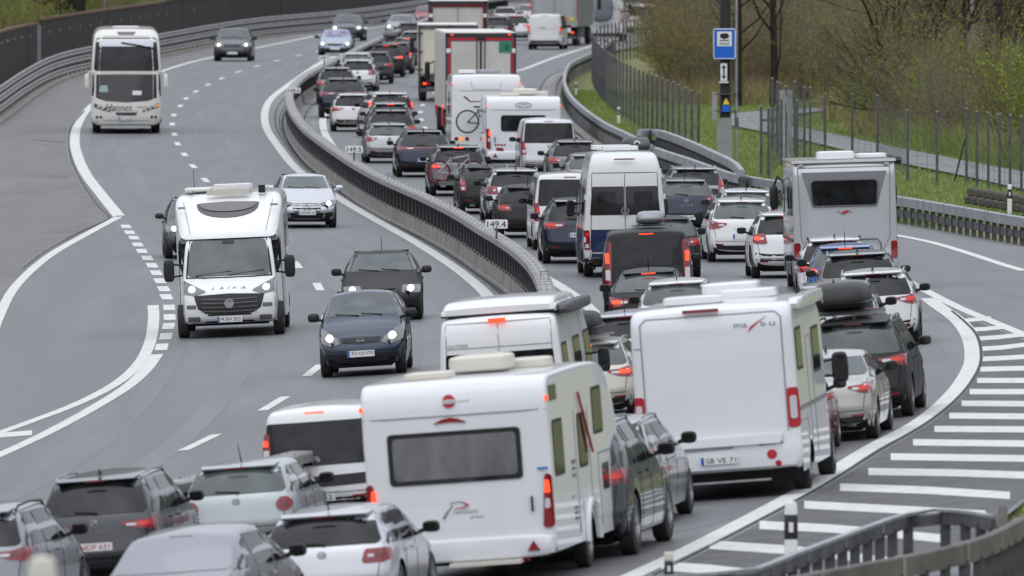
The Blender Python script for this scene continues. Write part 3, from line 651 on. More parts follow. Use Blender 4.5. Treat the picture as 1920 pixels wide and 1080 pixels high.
def van_hw(W, roof=.88, H=2.6, cab=None, zb=1.1):
    def hw(z, y):
        w = W/2*interp([(0,.95),(.3,.98),(.6,1.),(zb,.99),(H*.8,.5*(roof+.99)),(H,roof)], z)
        if cab and y > cab[0]: w = min(w, w + (cab[1]/2-W/2)*clamp((y-cab[0])/.25, 0, 1))
        return w
    return hw
def arm_mirror(v, x, y, z, sc=1., mk='black'):
    b = MB().sup((x, y, z), (.10*sc, .07*sc, .20*sc), 4, 12, 8)
    sg = -1 if x < 0 else 1
    b.tube([(x-sg*.30, y-.05, z+.10), (x-sg*.08, y, z+.13)], .022, 5).tube([(x-sg*.30, y-.05, z-.10), (x-sg*.08, y, z-.13)], .022, 5)
    v.add('mirror', b.build('mirror', mk), kids=[part('mirror_glass', MB().box(x, y-.072*sc, z, .15*sc, .01, .32*sc).build('mirror_glass', 'gloss_black', None))])

# --- high roof camper van, white over blue
v = BV('camper_high', 6.0, 2.04, 2.96, [(.28,.30),(.05,.36),(0,.6),(.02,1.5),(.07,2.1),(.11,2.52),(.20,2.80),(.42,2.93),(1.2,2.96),(3.9,2.95),(4.4,2.82),(4.75,2.45),(5.22,1.48),(5.6,1.28),(5.92,1.05),(6.0,.6),(5.95,.36),(5.7,.30)],
       .3, [(1.15,.35,.43),(5.0,.35,.43)], .12, van_hw(2.04, .80, 2.96, zb=1.2), body='offwhite')
g = MB(); v.sh.patch('R', [(-1.0,.44),(0,.44),(1.0,.44)], [(-1.0,1.13),(0,1.13),(1.0,1.13)], .006, 14, 4, .004, g)
for a in ('E','W'):
    v.sh.patch(a, [(.02,.5),(.7,.5)], [(.02,1.13),(.7,1.13)], .006, 6, 3, .004, g); v.sh.patch(a, [(1.62,.34),(4.52,.34)], [(1.62,1.13),(4.52,1.13)], .006, 10, 3, .004, g); v.sh.patch(a, [(.70,.82),(1.62,.82)], [(.70,1.13),(1.62,1.13)], .006, 6, 2, .004, g)
v.add('lower_body_panel', g.build('lower_body_panel', 'deepblue'))
v.bx('underbody', 'dark', (0,3.0,.45,1.5,5.6,.4), (0,.3,.34,1.8,.3,.16))
for s_ in (-1, 1):
    v.pa('rear_window', 'R', s_*.02 if s_ > 0 else -.86, .86 if s_ > 0 else -.02, 1.47, s_*.02 if s_ > 0 else -.80, .80 if s_ > 0 else -.02, 2.14, 'gloss_black', .03)
    q = sorted((s_*.22, s_*.68)); v.pa('window_pane', 'R', q[0], q[1], 1.68, q[0], q[1], 2.02, 'glass', .07, off=.014)
    q = sorted((s_*.87, s_*1.00)); p = sorted((s_*.88, s_*.99))
    v.pa('tail_light', 'R', q[0], q[1], .66, p[0], p[1], 1.12, 'red', .03, off=.016, key='lens')
    v.pa('lamp_element', 'R', q[0]+.02, q[1]-.02, .98, p[0]+.02, p[1]-.02, 1.06, 'darkred', .02, off=.022, nu=7, nv=2, key='taillamp')
    v.pa('reversing_light', 'R', q[0]+.02, q[1]-.02, .70, p[0]+.02, p[1]-.02, .80, 'white_lens', .02, off=.022, nu=7, nv=2)
    a = 'E' if s_ > 0 else 'W'
    v.pa('side_window', a, .7, 1.7, 1.5, .75, 1.7, 2.05, 'glass', .05); v.pa('side_window', a, 2.1, 3.2, 1.5, 2.1, 3.2, 2.05, 'glass', .05)
    v.pa('side_window', a, 3.8, 4.75, 1.42, 3.8, 4.6, 2.1, 'glass', .05)
    arm_mirror(v, s_*1.17, 4.75, 1.55)
    v.bx('door_hinge', 'offwhite', (s_*.97,-.01,1.9,.05,.05,.12), (s_*1.0,-.01,.9,.05,.05,.12), key='paint')
v.lines('panel_gap', [('R',(0,.46),(0,2.42)),('R',(-.86,.48),(-.80,2.45)),('R',(.86,.48),(.80,2.45)),('R',(-.80,2.46),(.80,2.46)),('W',(1.9,.4),(1.9,2.3)),('W',(3.6,.4),(3.6,2.4)),('E',(1.9,.4),(1.9,2.3)),('E',(3.6,.4),(3.6,2.4))], 'dark')
v.add('badge', badge('vw', .10), (0, -.012, 1.56))
v.pa('rear_bumper', 'R', -.98, .98, .30, -1., 1., .46, 'black', .03, off=.03)
v.bx('brake_light', 'darkred', (0,.10,2.78,.5,.03,.03)); v.bevel('roof_hatch', 'white', (-.05,1.5,3.02), (.45,.35,.06), 8); v.bevel('roof_hatch', 'white', (-.2,3.2,3.02), (.5,.4,.06), 8)
v.pa('windscreen', 'F', -.85, .85, 1.5, -.75, .75, 2.25, 'glass_light', .08)
v.wheels(.35, (1.15, 5.0)); v.done(.56)

# --- panel van camper with pop top
v = BV('camper_pop', 6.0, 2.05, 2.52, [(.25,.30),(.05,.36),(0,.6),(.01,1.5),(.05,2.2),(.12,2.44),(.30,2.50),(1.2,2.52),(4.2,2.50),(4.7,2.35),(5.3,1.4),(5.7,1.2),(5.95,.95),(6.0,.6),(5.95,.36),(5.7,.30)],
       .3, [(1.2,.34,.42),(5.05,.34,.42)], .10, van_hw(2.05, .90, 2.52, zb=1.2))
pop = loft([(.25,2.49),(.22,2.52),(.24,2.62),(.40,2.72),(1.0,2.75),(3.6,2.72),(4.2,2.55),(4.22,2.49)], lambda z, y: .93 if z < 2.6 else .90, 2.49, [], .08, .03, .1, .03, 30)
v.add('pop_top_roof', pop.build('pop_top_roof', 'white', 40)); v.bx('roof_seal', 'black', (0,2.2,2.50,1.84,3.9,.03))
v.bx('underbody', 'dark', (0,3.0,.45,1.5,5.6,.4), (0,.3,.34,1.8,.3,.16))
for s_ in (-1, 1):
    v.pa('rear_window', 'R', s_*.02 if s_ > 0 else -.90, .90 if s_ > 0 else -.02, 1.30, s_*.02 if s_ > 0 else -.87, .87 if s_ > 0 else -.02, 1.90, 'glass', .03)
    q = sorted((s_*.90, s_*1.01)); v.pa('tail_light', 'R', q[0], q[1], .75, q[0], q[1], 1.25, 'red', .03, off=.016, key='lens')
    a = 'E' if s_ > 0 else 'W'
    v.pa('side_window', a, .35, 1.15, 1.35, .4, 1.15, 1.92, 'glass', .05); v.pa('side_window', a, 2.2, 3.2, 1.4, 2.2, 3.2, 1.95, 'glass', .05); v.pa('side_window', a, 3.9, 4.9, 1.35, 3.9, 4.7, 1.98, 'glass', .05)
    arm_mirror(v, s_*1.20, 4.75, 1.50)
v.pa('window_frame', 'R', .25, .68, 1.38, .25, .68, 1.80, 'gloss_black', .05, off=.014); v.bx('lamp_reflection', 'redlit', (.50,-.03,1.68,.14,.01,.03))  # the glowing red bar is a painted reflection in the window pane
v.lines('panel_gap', [('R',(0,.46),(0,2.36)),('R',(-.88,.5),(-.85,2.36)),('R',(.88,.5),(.85,2.36)),('R',(-.85,2.38),(.85,2.38)),('R',(-.86,1.99),(.86,1.99)),('E',(1.9,.4),(1.9,2.2)),('E',(3.6,.4),(3.6,2.3))], 'greyplast')
v.txt('DAYTIMER', 'R', -.66, 2.03, .055, 'greyink', .34)
v.bx('brake_light', 'redlit', (.0,.035,2.41,.28,.04,.06)); v.pa('rear_bumper', 'R', -.98, .98, .30, -1., 1., .46, 'black', .03, off=.03)
v.add('awning', MB().sup((1.03,2.4,2.50), (.09,2.0,.09), 6, 14, 8).build('awning', 'galvdark')); v.pa('windscreen', 'F', -.88, .88, 1.45, -.78, .78, 2.15, 'glass_light', .08)
v.wheels(.34, (1.2, 5.05)); v.done(.60)

# --- touring caravan, large rear window
def caravan(key, W=2.34, H=2.70, L=6.3, big=True):
    v = BV(key, L, W, H, [(.16,.36),(.02,.40),(0,.55),(0,1.3),(.0,H-.55),(.015,H-.28),(.09,H-.06),(.30,H),(L*.62,H),(L-1.2,H-.08),(L-.45,H-.50),(L-.10,1.5),(L,.9),(L-.02,.45),(L-.2,.38)],
           .38, [(L*.50,.33,.42)], .05, lambda z, y: W/2, rr=.03, rf=.1, body='caravan', crown=.015)
    q = W/2
    v.bx('underbody', 'dark', (0,L*.5,.36,W-.5,L-.5,.16)); v.bx('drawbar', 'galvdark', (0,L+.5,.45,.12,1.3,.10)); v.bx('jockey_wheel_post', 'galvdark', (.12,L+.7,.4,.05,.05,.8))
    side = MB()
    for a in ('E','W'): v.sh.patch(a, [(.10,.62),(L-.35,.62)], [(.12,H-.12),(L*.66,H-.1)], .006, 18, 8, .004, side)
    v.add('side_panel', side.build('side_panel', 'caravanside'))
    v.bevel('roof_vent', 'stain', (-.40, .9, H+.03), (.30,.30,.05), 6); v.bevel('roof_air_conditioner', 'stain', (.12,1.9,H+.12), (.38,.48,.11), 6); v.bevel('roof_vent', 'stain', (.62,2.7,H+.05), (.26,.3,.07), 6)
    v.lines('panel_gap', [('R',(-q+.02,H-.47),(q-.02,H-.47))], 'greyplast', .018, .006)
    b = MB(); b.sup((0,.02,.48), (q-.01,.10,.15), 6, 24, 10); v.add('rear_bumper', b.build('rear_bumper', 'caravan'))
    for s_ in (-1, 1):
        a = 'E' if s_ > 0 else 'W'
        x0, x1 = sorted((s_*(q-.14), s_*(q-.015)))
        v.pa('tail_light', 'R', x0, x1, .70, x0 + (.05 if s_ > 0 else 0), x1 - (.05 if s_ < 0 else 0), 1.40, 'red', .04, off=.03, key='lens')
        v.pa('lamp_element', 'R', x0+.04, x1-.02, 1.15, x0+.05, x1-.03, 1.32, 'redlit', .02, off=.036, nu=7, nv=2); v.pa('reversing_light', 'R', x0+.03, x1-.03, .95, x0+.04, x1-.03, 1.08, 'white_lens', .02, off=.036, nu=7, nv=2)
        v.bx('marker_light', 'redlit', (s_*(q+.005),.06,H-.33,.03,.05,.06)); b = MB().add([(s_*(q-.35),-.10,.42),(s_*(q-.19),-.10,.42),(s_*(q-.27),-.10,.55),(s_*(q-.35),-.07,.42),(s_*(q-.19),-.07,.42),(s_*(q-.27),-.07,.55)], [(0,1,2),(0,2,5,3),(1,4,5,2),(0,3,4,1)])
        v.add('triangle_reflector', b.build('triangle_reflector', 'red', None))
        for (y0, y1, z0, z1) in ((.35,1.15,1.38,2.02),(2.5,3.2,1.38,2.0),(3.9,4.7,1.75,2.28)):
            v.pa('side_window', a, y0, y1, z0, y0, y1, z1, 'glass', .05, off=.012)
        v.bx('grab_handle', 'black', (s_*(q-.26),-.02,1.02,.025,.03,.2))
        v.bx('corner_window', 'glass', (s_*(q+.004), .55, H-.28, .02, .6, .20))
    v.lines('door_outline', [('E',(4.1,.5),(4.1,1.45)),('E',(5.2,.5),(5.2,1.45)),('E',(4.1,1.45),(5.2,1.45)),('E',(2.2,.5),(2.2,2.1)),('E',(3.4,.9),(3.4,2.1)),('E',(1.6,1.0),(1.9,1.0))], 'greyplast', .025, .010)
    v.pa('door_window', 'E', 4.4, 4.95, .95, 4.4, 4.95, 1.30, 'glass', .03, off=.014)
    v.add('vent_grille', MB().box(q+.012,1.9,1.45,.02,.25,.05).box(q+.012,1.9,1.36,.02,.25,.03).box(q+.012,1.9,1.27,.02,.25,.03).box(q+.012,1.9,.85,.02,.25,.03).box(q+.012,1.9,.78,.02,.25,.03).box(q+.012,1.9,.71,.02,.25,.03).build('vent_grille', 'greyplast', None))
    v.add('wheel_arch_cover', MB().tube([(q+.02, L*.50+.52*math.cos(t), .36+.52*math.sin(t)) for t in [math.pi*i/14 for i in range(15)]], .05, 6).build('wheel_arch_cover', 'caravan'))
    v.add('awning_rail', MB().tube([(q+.03,2.6,2.32),(q+.05,3.4,1.5)], .018, 6).build('awning_rail', 'redink'))
    v.wheels(.33, (L*.50,), .2, .13)
    return v
v = caravan('caravan_big')
v.pa('rear_window', 'R', -.86, .82, 1.36, -.86, .82, 2.03, 'gloss_black', .05, off=.02); v.pa('window_pane', 'R', -.80, .76, 1.42, -.80, .76, 1.97, 'curtain', .05, off=.026)
v.disc('round_emblem', 'R', -.05, 2.41, .085, 'redink', n=15); v.bx('emblem_bar', 'offprint', (-.05,-.018,2.41,.16,.006,.05)); v.txt('travel', 'R', .13, 2.41, .035, 'seam', .14); v.add('emblem_lettering', text_mesh('BURSTNER', .026, 'greyink', .13), (-.05, -.024, 2.41))
b = MB(); v.sh.patch('R', [(-.25,2.13),(-.15,2.14),(-.05,2.145),(.05,2.14),(.15,2.13)], [(-.25,2.14),(-.15,2.185),(-.05,2.205),(.05,2.185),(.15,2.14)], .02, 9, 3, mb=b); v.add('brake_light', b.build('brake_light', 'red'))
v.txt('remium', 'R', .06, .98, .06, 'seam', .32, .35); v.txt('plus', 'R', .20, .90, .05, 'greyink', .17, .3)
b = MB(); b.tube([(-.22,-.012,.90),(-.17,-.012,.98),(-.10,-.012,1.06),(-.12,-.012,1.10),(-.02,-.012,1.115),(.05,-.012,1.10)], [.014,.012,.006,.005,.005,.007], 5); v.add('letter_stroke', b.build('letter_stroke', 'greyink'))
b = MB(); b.tube([(.04,-.014,1.10),(.10,-.014,1.065),(.06,-.014,1.035),(-.08,-.014,1.02)], [.008,.018,.010,.004], 5); v.add('swoosh_decal', b.build('swoosh_decal', 'redink'))
v.pa('bumper_stripe', 'R', .45, .82, .385, .40, .80, .41, 'redink', .004, off=.12); v.bx('blue_decal', 'bluestripe', (1.07,-.01,1.47,.13,.01,.03))
v.bx('stabiliser_plate', 'stain', (.30,-.15,.30,.9,.25,.05)); v.done(.43)
v = caravan('caravan_small', 2.3, 2.5, 5.6)
v.pa('rear_window', 'R', -.70, .70, 1.30, -.70, .70, 1.85, 'glass', .08, off=.02)
b = MB(); b.tube([(.0+.24*math.cos(t),-.012,2.20+.085*math.sin(t)) for t in [2*math.pi*i/20 for i in range(21)]], .012, 5); v.add('oval_emblem', b.build('oval_emblem', 'greyink')); v.txt('LMC', 'R', 0, 2.20, .09, 'greyink', .26)
for k in range(4): v.disc('round_lamp', 'R', -.86+.09*k, .84, .035, 'red')
v.pa('lamp_decal', 'R', -.80, -.58, .58, -.86, -.64, .74, 'red', .01, off=.02); v.done(.45)

# --- motorhomes
v = BV('motorhome_plain', 7.0, 2.30, 2.95, [(.15,.38),(.02,.42),(-.0,.60),(.04,.85),(.06,1.2),(.06,2.55),(.09,2.80),(.20,2.91),(.40,2.94),(3.6,2.95),(4.7,2.85),(5.5,2.2),(6.2,1.32),(6.75,1.1),(6.95,.8),(7,.45),(6.9,.30),(6.5,.28)],
       .34, [(1.75,.34,.42),(5.95,.34,.42)], .11, van_hw(2.30, .97, 2.95, (5.1, 2.05)), rr=.05, body='caravan')
v.bx('underbody', 'dark', (0,3.3,.42,1.7,6.2,.35), (0,.35,.33,2.1,.5,.2))
v.lines('rear_panel_edge', [('R',(-.98,.98),(-.98,2.70)),('R',(.98,.98),(.98,2.70)),('R',(-.90,2.78),(.90,2.78)),('R',(-.98,2.70),(-.90,2.78)),('R',(.98,2.70),(.90,2.78)),('R',(-1.08,2.35),(-1.0,2.35))], 'greyplast', .02)
b = MB(); v.sh.patch('R', [(-.98,.80),(.85,.80)], [(-.95,.92),(.90,.94)], .05, 10, 3, .04, b); v.add('bumper_ledge', b.build('bumper_ledge', 'caravan'))
v.lines('bumper_gap', [('R',(-1.02,.76),(.20,.775)),('R',(.55,.79),(.90,.81))], 'greyplast', .03, .012)
v.txt('m', 'R', .38, 2.60, .06, 'greyink', .10); v.txt('a', 'R', .48, 2.60, .06, 'greyink', .07); v.txt('b', 'R', .74, 2.61, .08, 'greyink', .07); v.txt('u', 'R', .86, 2.60, .06, 'greyink', .08)
b = MB(); v.sh.patch('R', [(.52,2.50),(.70,2.66)], [(.56,2.58),(.78,2.72)], .014, 6, 2, mb=b); v.add('red_decal', b.build('red_decal', 'redink'))
v.bx('brake_light', 'red', (-.12,.075,2.86,.50,.06,.05))
for s_ in (-1, 1):
    x0, x1 = sorted((s_*.99, s_*1.135)); a = 'E' if s_ > 0 else 'W'
    v.pa('tail_light', 'R', x0, x1, 1.02, x0, x1, 1.62, 'redink', .04, off=.02, key='lens'); v.pa('reversing_light', 'R', x0+.035, x1-.035, 1.15, x0+.035, x1-.035, 1.5, 'white_lens', .03, off=.028, nu=7)
    v.pa('side_window', a, .5, 1.4, 1.9, .5, 1.4, 2.45, 'glass', .06, off=.012); v.pa('side_window', a, 3.2, 4.3, 1.75, 3.2, 4.3, 2.35, 'glass', .06, off=.012); v.pa('side_window', a, 5.35, 6.0, 1.35, 5.35, 5.75, 1.95, 'glass', .04, off=.012)
    arm_mirror(v, s_*1.28, 5.95, 1.65, 1.2)
    v.pa('side_decal', a, .2, 5.0, 1.25, .2, 5.0, 1.32, 'greyink', .01, off=.009)
    v.pa('cab_decal', a, 4.9, 5.6, .5, 5.1, 5.7, 1.25, 'darkred', .01, off=.012)
v.lines('door_outline', [('E',(1.5,.5),(1.5,1.15)),('E',(2.1,.5),(2.1,2.3)),('E',(2.9,.5),(2.9,2.3)),('E',(2.1,2.3),(2.9,2.3)),('E',(5.2,.4),(5.2,2.0)),('E',(.3,1.1),(1.5,1.1))], 'greyplast', .02)
for (x, z, r) in ((.73,.64,.07),(.81,.50,.045)): v.disc('round_reflector', 'R', x, z, r, 'redink', n=11)
v.bx('rear_step_bar', 'galv', (-.1,-.02,.27,1.6,.05,.03)); v.pa('rear_bumper', 'R', -1.05, 1.05, .38, -1.08, 1.08, .42, 'black', .01, off=.02)
v.add('awning', MB().sup((1.14,2.6,2.86), (.10,2.1,.10), 6, 14, 8).build('awning', 'white')); v.bevel('roof_hatch', 'white', (-.3,1.2,3.0), (.42,.35,.07), 6); v.bevel('roof_hatch', 'white', (.35,2.6,3.0), (.4,.4,.08), 6); v.bevel('roof_air_conditioner', 'white', (0,3.9,3.04), (.4,.5,.12), 6)
v.wheels(.34, (1.75, 5.95), .24, .16); v.done(.60)

v = BV('motorhome_window', 7.4, 2.32, 2.92, [(.15,.40),(.02,.44),(0,.62),(.05,.85),(.06,2.6),(.08,2.85),(.16,2.91),(.5,2.92),(5.9,2.92),(6.7,2.7),(7.2,2.0),(7.38,1.2),(7.4,.5),(7.3,.34),(7.0,.32)],
       .34, [(2.0,.34,.42),(6.2,.34,.42)], .07, van_hw(2.32, .97, 2.92), rr=.05, body='lightsilver')
v.bx('underbody', 'dark', (0,3.6,.42,1.7,6.6,.35), (0,.35,.33,2.1,.5,.2)); v.bx('roof_edge', 'offwhite', (0,.55,2.90,2.30,1.0,.06), (0,4,2.9,2.28,6,.04))
v.pa('window_surround', 'R', -.72, .72, 1.88, -.94, .94, 2.66, 'greyink', .02, off=.012); v.pa('rear_window', 'R', -.70, .70, 1.92, -.72, .72, 2.46, 'glass', .07, off=.03, key='rearglass')
v.add('window_frame', MB().tube([(x, v.sh.hit('R',0,2.2)[0].y-.034, z) for x, z in ((-.66,1.9),(.66,1.9),(.72,1.97),(.74,2.42),(.68,2.48),(-.68,2.48),(-.74,2.42),(-.72,1.97),(-.66,1.9))], .014, 5).build('window_frame', 'greyplast'))
v.txt('FRANKIA', 'R', 0, 1.76, .05, 'greyink', .34); v.pa('red_decal', 'R', -.10, .0, 1.72, .0, .12, 1.80, 'redink', .004, off=.02)
v.lines('rear_panel_edge', [('R',(-.98,1.2),(-1.02,2.76)),('R',(.98,1.2),(1.02,2.76)),('R',(-1.02,2.76),(1.02,2.76)),('R',(-.98,1.2),(-.82,.9)),('R',(.98,1.2),(.82,.9))], 'greyplast', .022, .01)
v.add('rear_handrail', MB().tube([(-.62,-.03,.70),(-.62,-.03,1.05),(-.55,-.03,1.15),(.70,-.03,1.15),(.78,-.03,1.05),(.78,-.03,.7)], .018, 6).build('rear_handrail', 'greyplast'))
for s_ in (-1, 1):
    x0, x1 = sorted((s_*1.0, s_*1.13)); a = 'E' if s_ > 0 else 'W'
    v.pa('tail_light', 'R', x0, x1, .7, x0, x1, 1.1, 'red', .04, off=.02, key='lens'); v.bx('marker_light', 'white_lens', (s_*.95,.05,2.83,.1,.04,.03))
    for y0, y1 in ((.8,1.7),(2.6,3.6),(5.9,6.7)): v.pa('side_window', a, y0, y1, 1.75, y0, y1, 2.3, 'glass', .06, off=.012)
    v.bx('side_trim', 'galvdark', (s_*1.165,3.6,1.15,.02,6.4,.06))
    b = MB().sup((s_*1.34,7.05,2.02), (.10,.08,.27), 4, 12, 8).tube([(s_*1.1,7.0,2.35),(s_*1.25,7.05,2.5),(s_*1.34,7.05,2.28)], .035, 6); v.add('mirror', b.build('mirror', 'black'))
v.add('awning', MB().sup((1.22,2.6,2.88), (.10,2.2,.10), 6, 14, 8).build('awning', 'black')); v.bevel('roof_air_conditioner', 'white', (-.15,1.2,3.02), (.42,.55,.10), 8); v.bevel('roof_vent', 'white', (.65,1.6,2.99), (.36,.36,.06), 5)
v.bevel('roof_hatch', 'roofwhite', (0,3.4,2.98), (.4,.4,.06), 8); v.wheels(.34, (2.0, 6.2), .24, .16); v.done(.62)

v = BV('motorhome_bike', 6.9, 2.30, 2.85, [(.15,.38),(.02,.42),(0,.60),(.03,2.3),(.05,2.62),(.14,2.82),(.36,2.85),(3.6,2.86),(4.7,2.75),(5.5,2.2),(6.2,1.32),(6.75,1.1),(6.88,.8),(6.9,.45),(6.8,.30),(6.5,.28)],
       .34, [(1.75,.34,.42),(5.95,.34,.42)], .08, van_hw(2.30, .97, 2.85, (5.1, 2.05)), rr=.05, body='white')
v.bx('underbody', 'dark', (0,3.3,.42,1.7,6.2,.35), (0,.35,.33,2.1,.5,.2)); v.lines('panel_gap', [('R',(-1.1,2.32),(1.1,2.32)),('R',(-.5,2.62),(-.45,2.36)),('R',(.5,2.62),(.45,2.36)),('R',(-.45,2.36),(.45,2.36))])
for s_ in (-1, 1):
    x0, x1 = sorted((s_*.2, s_*.5)); v.pa('swoosh_decal', 'R', x0, x1, 1.96, x0, x1, 1.99, 'darkred', .005, off=.01); x0, x1 = sorted((s_*.5, s_*.62)); b = MB()
    v.sh.patch('R', [(s_*.48,1.96),(s_*.68,2.14)], [(s_*.54,1.96),(s_*.76,2.14)], .01, 5, 2, mb=b); v.add('swoosh_decal', b.build('swoosh_decal', 'darkred'))
    v.pa('side_window', 'E' if s_ > 0 else 'W', 2.2, 3.2, 1.6, 2.2, 3.2, 2.2, 'glass', .05, off=.012); v.bx('marker_light', 'redlit', (s_*1.13,.05,2.55,.03,.05,.06))
for x in (-.98,-.80,-.63): v.disc('round_lamp', 'R', x, .78, .065, 'red' if x != -.80 else 'amber')
for x in (.98,.80,.63): v.disc('round_lamp', 'R', x, .78, .065, 'red')
v.bevel('roof_vent', 'white', (-.6,1.0,2.92), (.3,.3,.06), 6); v.bevel('roof_hatch', 'galv', (.1,1.5,2.93), (.4,.3,.05), 8); v.wheels(.34, (1.75,5.95), .24, .16); v.done(.6)

# oncoming semi-integrated motorhome: living body plus van cab
v = BV('motorhome_cab', 7.0, 2.28, 2.90, [(.1,.35),(0,.42),(0,2.7),(.1,2.84),(.4,2.88),(3.8,2.90),(4.4,2.82),(5.1,2.48),(5.62,2.14),(5.80,2.03),(5.76,1.97),(5.1,1.95),(4.95,.5),(4.85,.35)],
       .34, [(1.75,.34,.42)], .16, lambda z, y: 1.14*(1-.10*clamp((y-4.5)/1.3,0,1)), rr=.05, rf=.18, body='white', ns=80)
cab = loft([(4.6,.32),(4.5,.4),(4.5,1.95),(4.7,2.02),(5.6,2.03),(5.72,1.98),(5.95,1.66),(6.22,1.24),(6.55,1.13),(6.84,.98),(6.97,.78),(7.0,.5),(6.93,.32),(6.6,.28)], lambda z, y: 1.01*interp([(0,.95),(.5,1.),(1.1,.99),(2.0,.90)], z)*(1-.05*clamp((y-6.2)/.8,0,1)), .3, [(5.95,.34,.42)], .09, .02, .30, .04, 70)
v.add('cab', cab.build('cab', 'white', 40)); v.merge(cab)
v.bx('underbody', 'dark', (0,3.4,.42,1.6,6.4,.35))
v.pa('windscreen', 'F', -.88, .88, 1.235, -.80, .80, 1.95, 'glass_light', .08, off=.014, nu=14, nv=6)
v.add('windscreen_seal', MB().tube([(x, v.sh.hit('F', x, z)[0].y+.02, z) for x, z in ((-.90,1.22),(-.5,1.21),(0,1.205),(.5,1.21),(.90,1.22),(.86,1.6),(.81,1.965),(.4,1.975),(0,1.98),(-.4,1.975),(-.81,1.965),(-.86,1.6),(-.90,1.22))], .018, 5).build('windscreen_seal', 'black'))
for x0, x1 in ((-.75,.02),(-.05,.7)): v.add('front_wiper', MB().tube([(x1, v.sh.hit('F',x1,1.26)[0].y+.04, 1.25),(x0, v.sh.hit('F',x0,1.33)[0].y+.035, 1.33)], .014, 5).build('front_wiper', 'black'))
v.pa('sun_visor', 'F', -.13, .13, 1.87, -.13, .13, 1.93, 'black', .02, off=.02)
T = [math.pi-math.pi*i/10 for i in range(11)]
b = MB(); v.sh.patch('F', [(.66*math.sin(t), 2.66-.27*math.cos(t)**.8) for t in [-1.5708*.98+i*1.5708*.98/6 for i in range(13)]], [(.66*math.sin(t), 2.70-.03*abs(math.sin(t))) for t in [-1.5708*.98+i*1.5708*.98/6 for i in range(13)]], .012, 11, 6, mb=b); v.add('skylight', b.build('skylight', 'gloss_black')); b = MB(); v.sh.patch('F', [(.60*math.sin(t), 2.66-.16*math.cos(t)**.8) for t in [-1.5708*.98+i*1.5708*.98/6 for i in range(13)]], [(.60*math.sin(t), 2.69-.02*abs(math.sin(t))) for t in [-1.5708*.98+i*1.5708*.98/6 for i in range(13)]], .026, 11, 6, mb=b); v.add('skylight_pane', b.build('skylight_pane', 'skylight'))
v.lines('moulding', [('F',(-.80,2.10),(-.95,2.72)),('F',(.80,2.10),(.95,2.72))], 'greyplast', .012, .006)
b = MB(); v.sh.patch('F', [(-.66,.60),(-.5,.50),(0,.48),(.5,.50),(.66,.60)], [(-.74,.86),(-.5,.87),(0,.89),(.5,.87),(.74,.86)], .014, 11, 4, mb=b); v.add('grille', b.build('grille', 'black'))
for k in range(4): b = MB(); v.sh.patch('F', [(-.58,.54+.08*k),(0,.525+.08*k),(.58,.54+.08*k)], [(-.58,.555+.08*k),(0,.54+.08*k),(.58,.555+.08*k)], .028, 11, 2, mb=b); v.add('grille_slat', b.build('grille_slat', 'greyplast'))
v.add('badge', badge('disc', .10), (0, v.sh.hit('F',0,.70)[0].y+.04, .70), rot=(0,0,math.pi)); v.add('badge_ring', badge('bar', .085), (0, v.sh.hit('F',0,.70)[0].y+.05, .70), rot=(0,0,math.pi))
v.txt('L A I K A', 'F', 0, 1.0, .065, 'greyink', .72, .25, off=.01)
for s_ in (-1, 1):
    lo, up = [(.50,.93),(.72,.86),(.95,.90)], [(.50,.95),(.72,1.05),(.95,1.16)]
    if s_ < 0: lo, up = mir(lo), mir(up)
    h_ = part('headlight', v.sh.patch('F', lo, up, .016, 9, 4).build('headlight', 'lampglass')); v.pts.append(h_)
    q = [(s_*.78+.07*math.cos(t), .98-.055*math.sin(t)) for t in T], [(s_*.78+.07*math.cos(t), .98+.055*math.sin(t)) for t in T]
    h_['k'].append(part('lamp_element', v.sh.patch('F', q[0], q[1], .03, 9, 3).build('lamp_element', 'lamp')))
    x0, x1 = sorted((s_*.70, s_*.90)); v.pa('side_grille', 'F', x0, x1, .60, x0, x1, .68, 'greyplast', .02)
    x0, x1 = sorted((s_*.62, s_*.88)); v.pa('fog_light', 'F', x0, x1, .34, x0, x1, .44, 'greyplast', .03)
    a = 'E' if s_ > 0 else 'W'
    v.pa('side_window', a, 5.0, 5.9, 1.3, 5.0, 5.65, 1.85, 'glass', .04); v.pa('side_window', a, 2.2, 3.3, 1.55, 2.2, 3.3, 2.15, 'glass', .05)
    arm_mirror(v, s_*1.28, 5.75, 1.37, 1.15); v.bx('marker_light', 'galv', (s_*.98,5.02,2.62,.16,.04,.045))
v.pa('lower_grille', 'F', -.52, .52, .315, -.50, .50, .345, 'black', .01); v.pa('upper_intake', 'F', -.46, .46, .455, -.46, .46, .49, 'black', .01)
v.bevel('roof_hatch', 'white', (-.1,3.9,3.0), (.42,.35,.06), 8); v.bevel('solar_panel_rail', 'roofwhite', (.65,3.2,2.95), (.3,.7,.03), 8); v.bx('roof_rail', 'stain', (0,4.45,2.90,.9,.12,.12), (.8,3.4,2.94,.05,1.8,.05), (-.8,3.4,2.94,.05,1.8,.05)); v.bx('awning_bracket', 'black', (-.72,4.3,2.93,.14,.14,.16)); v.add('antenna', MB().tube([(.75,3,2.9),(.76,3,3.35)], .008, 4).build('antenna', 'black'))
v.wheels(.34, (1.75,5.95), .24, .13); v.done(.6, pfz=.375)

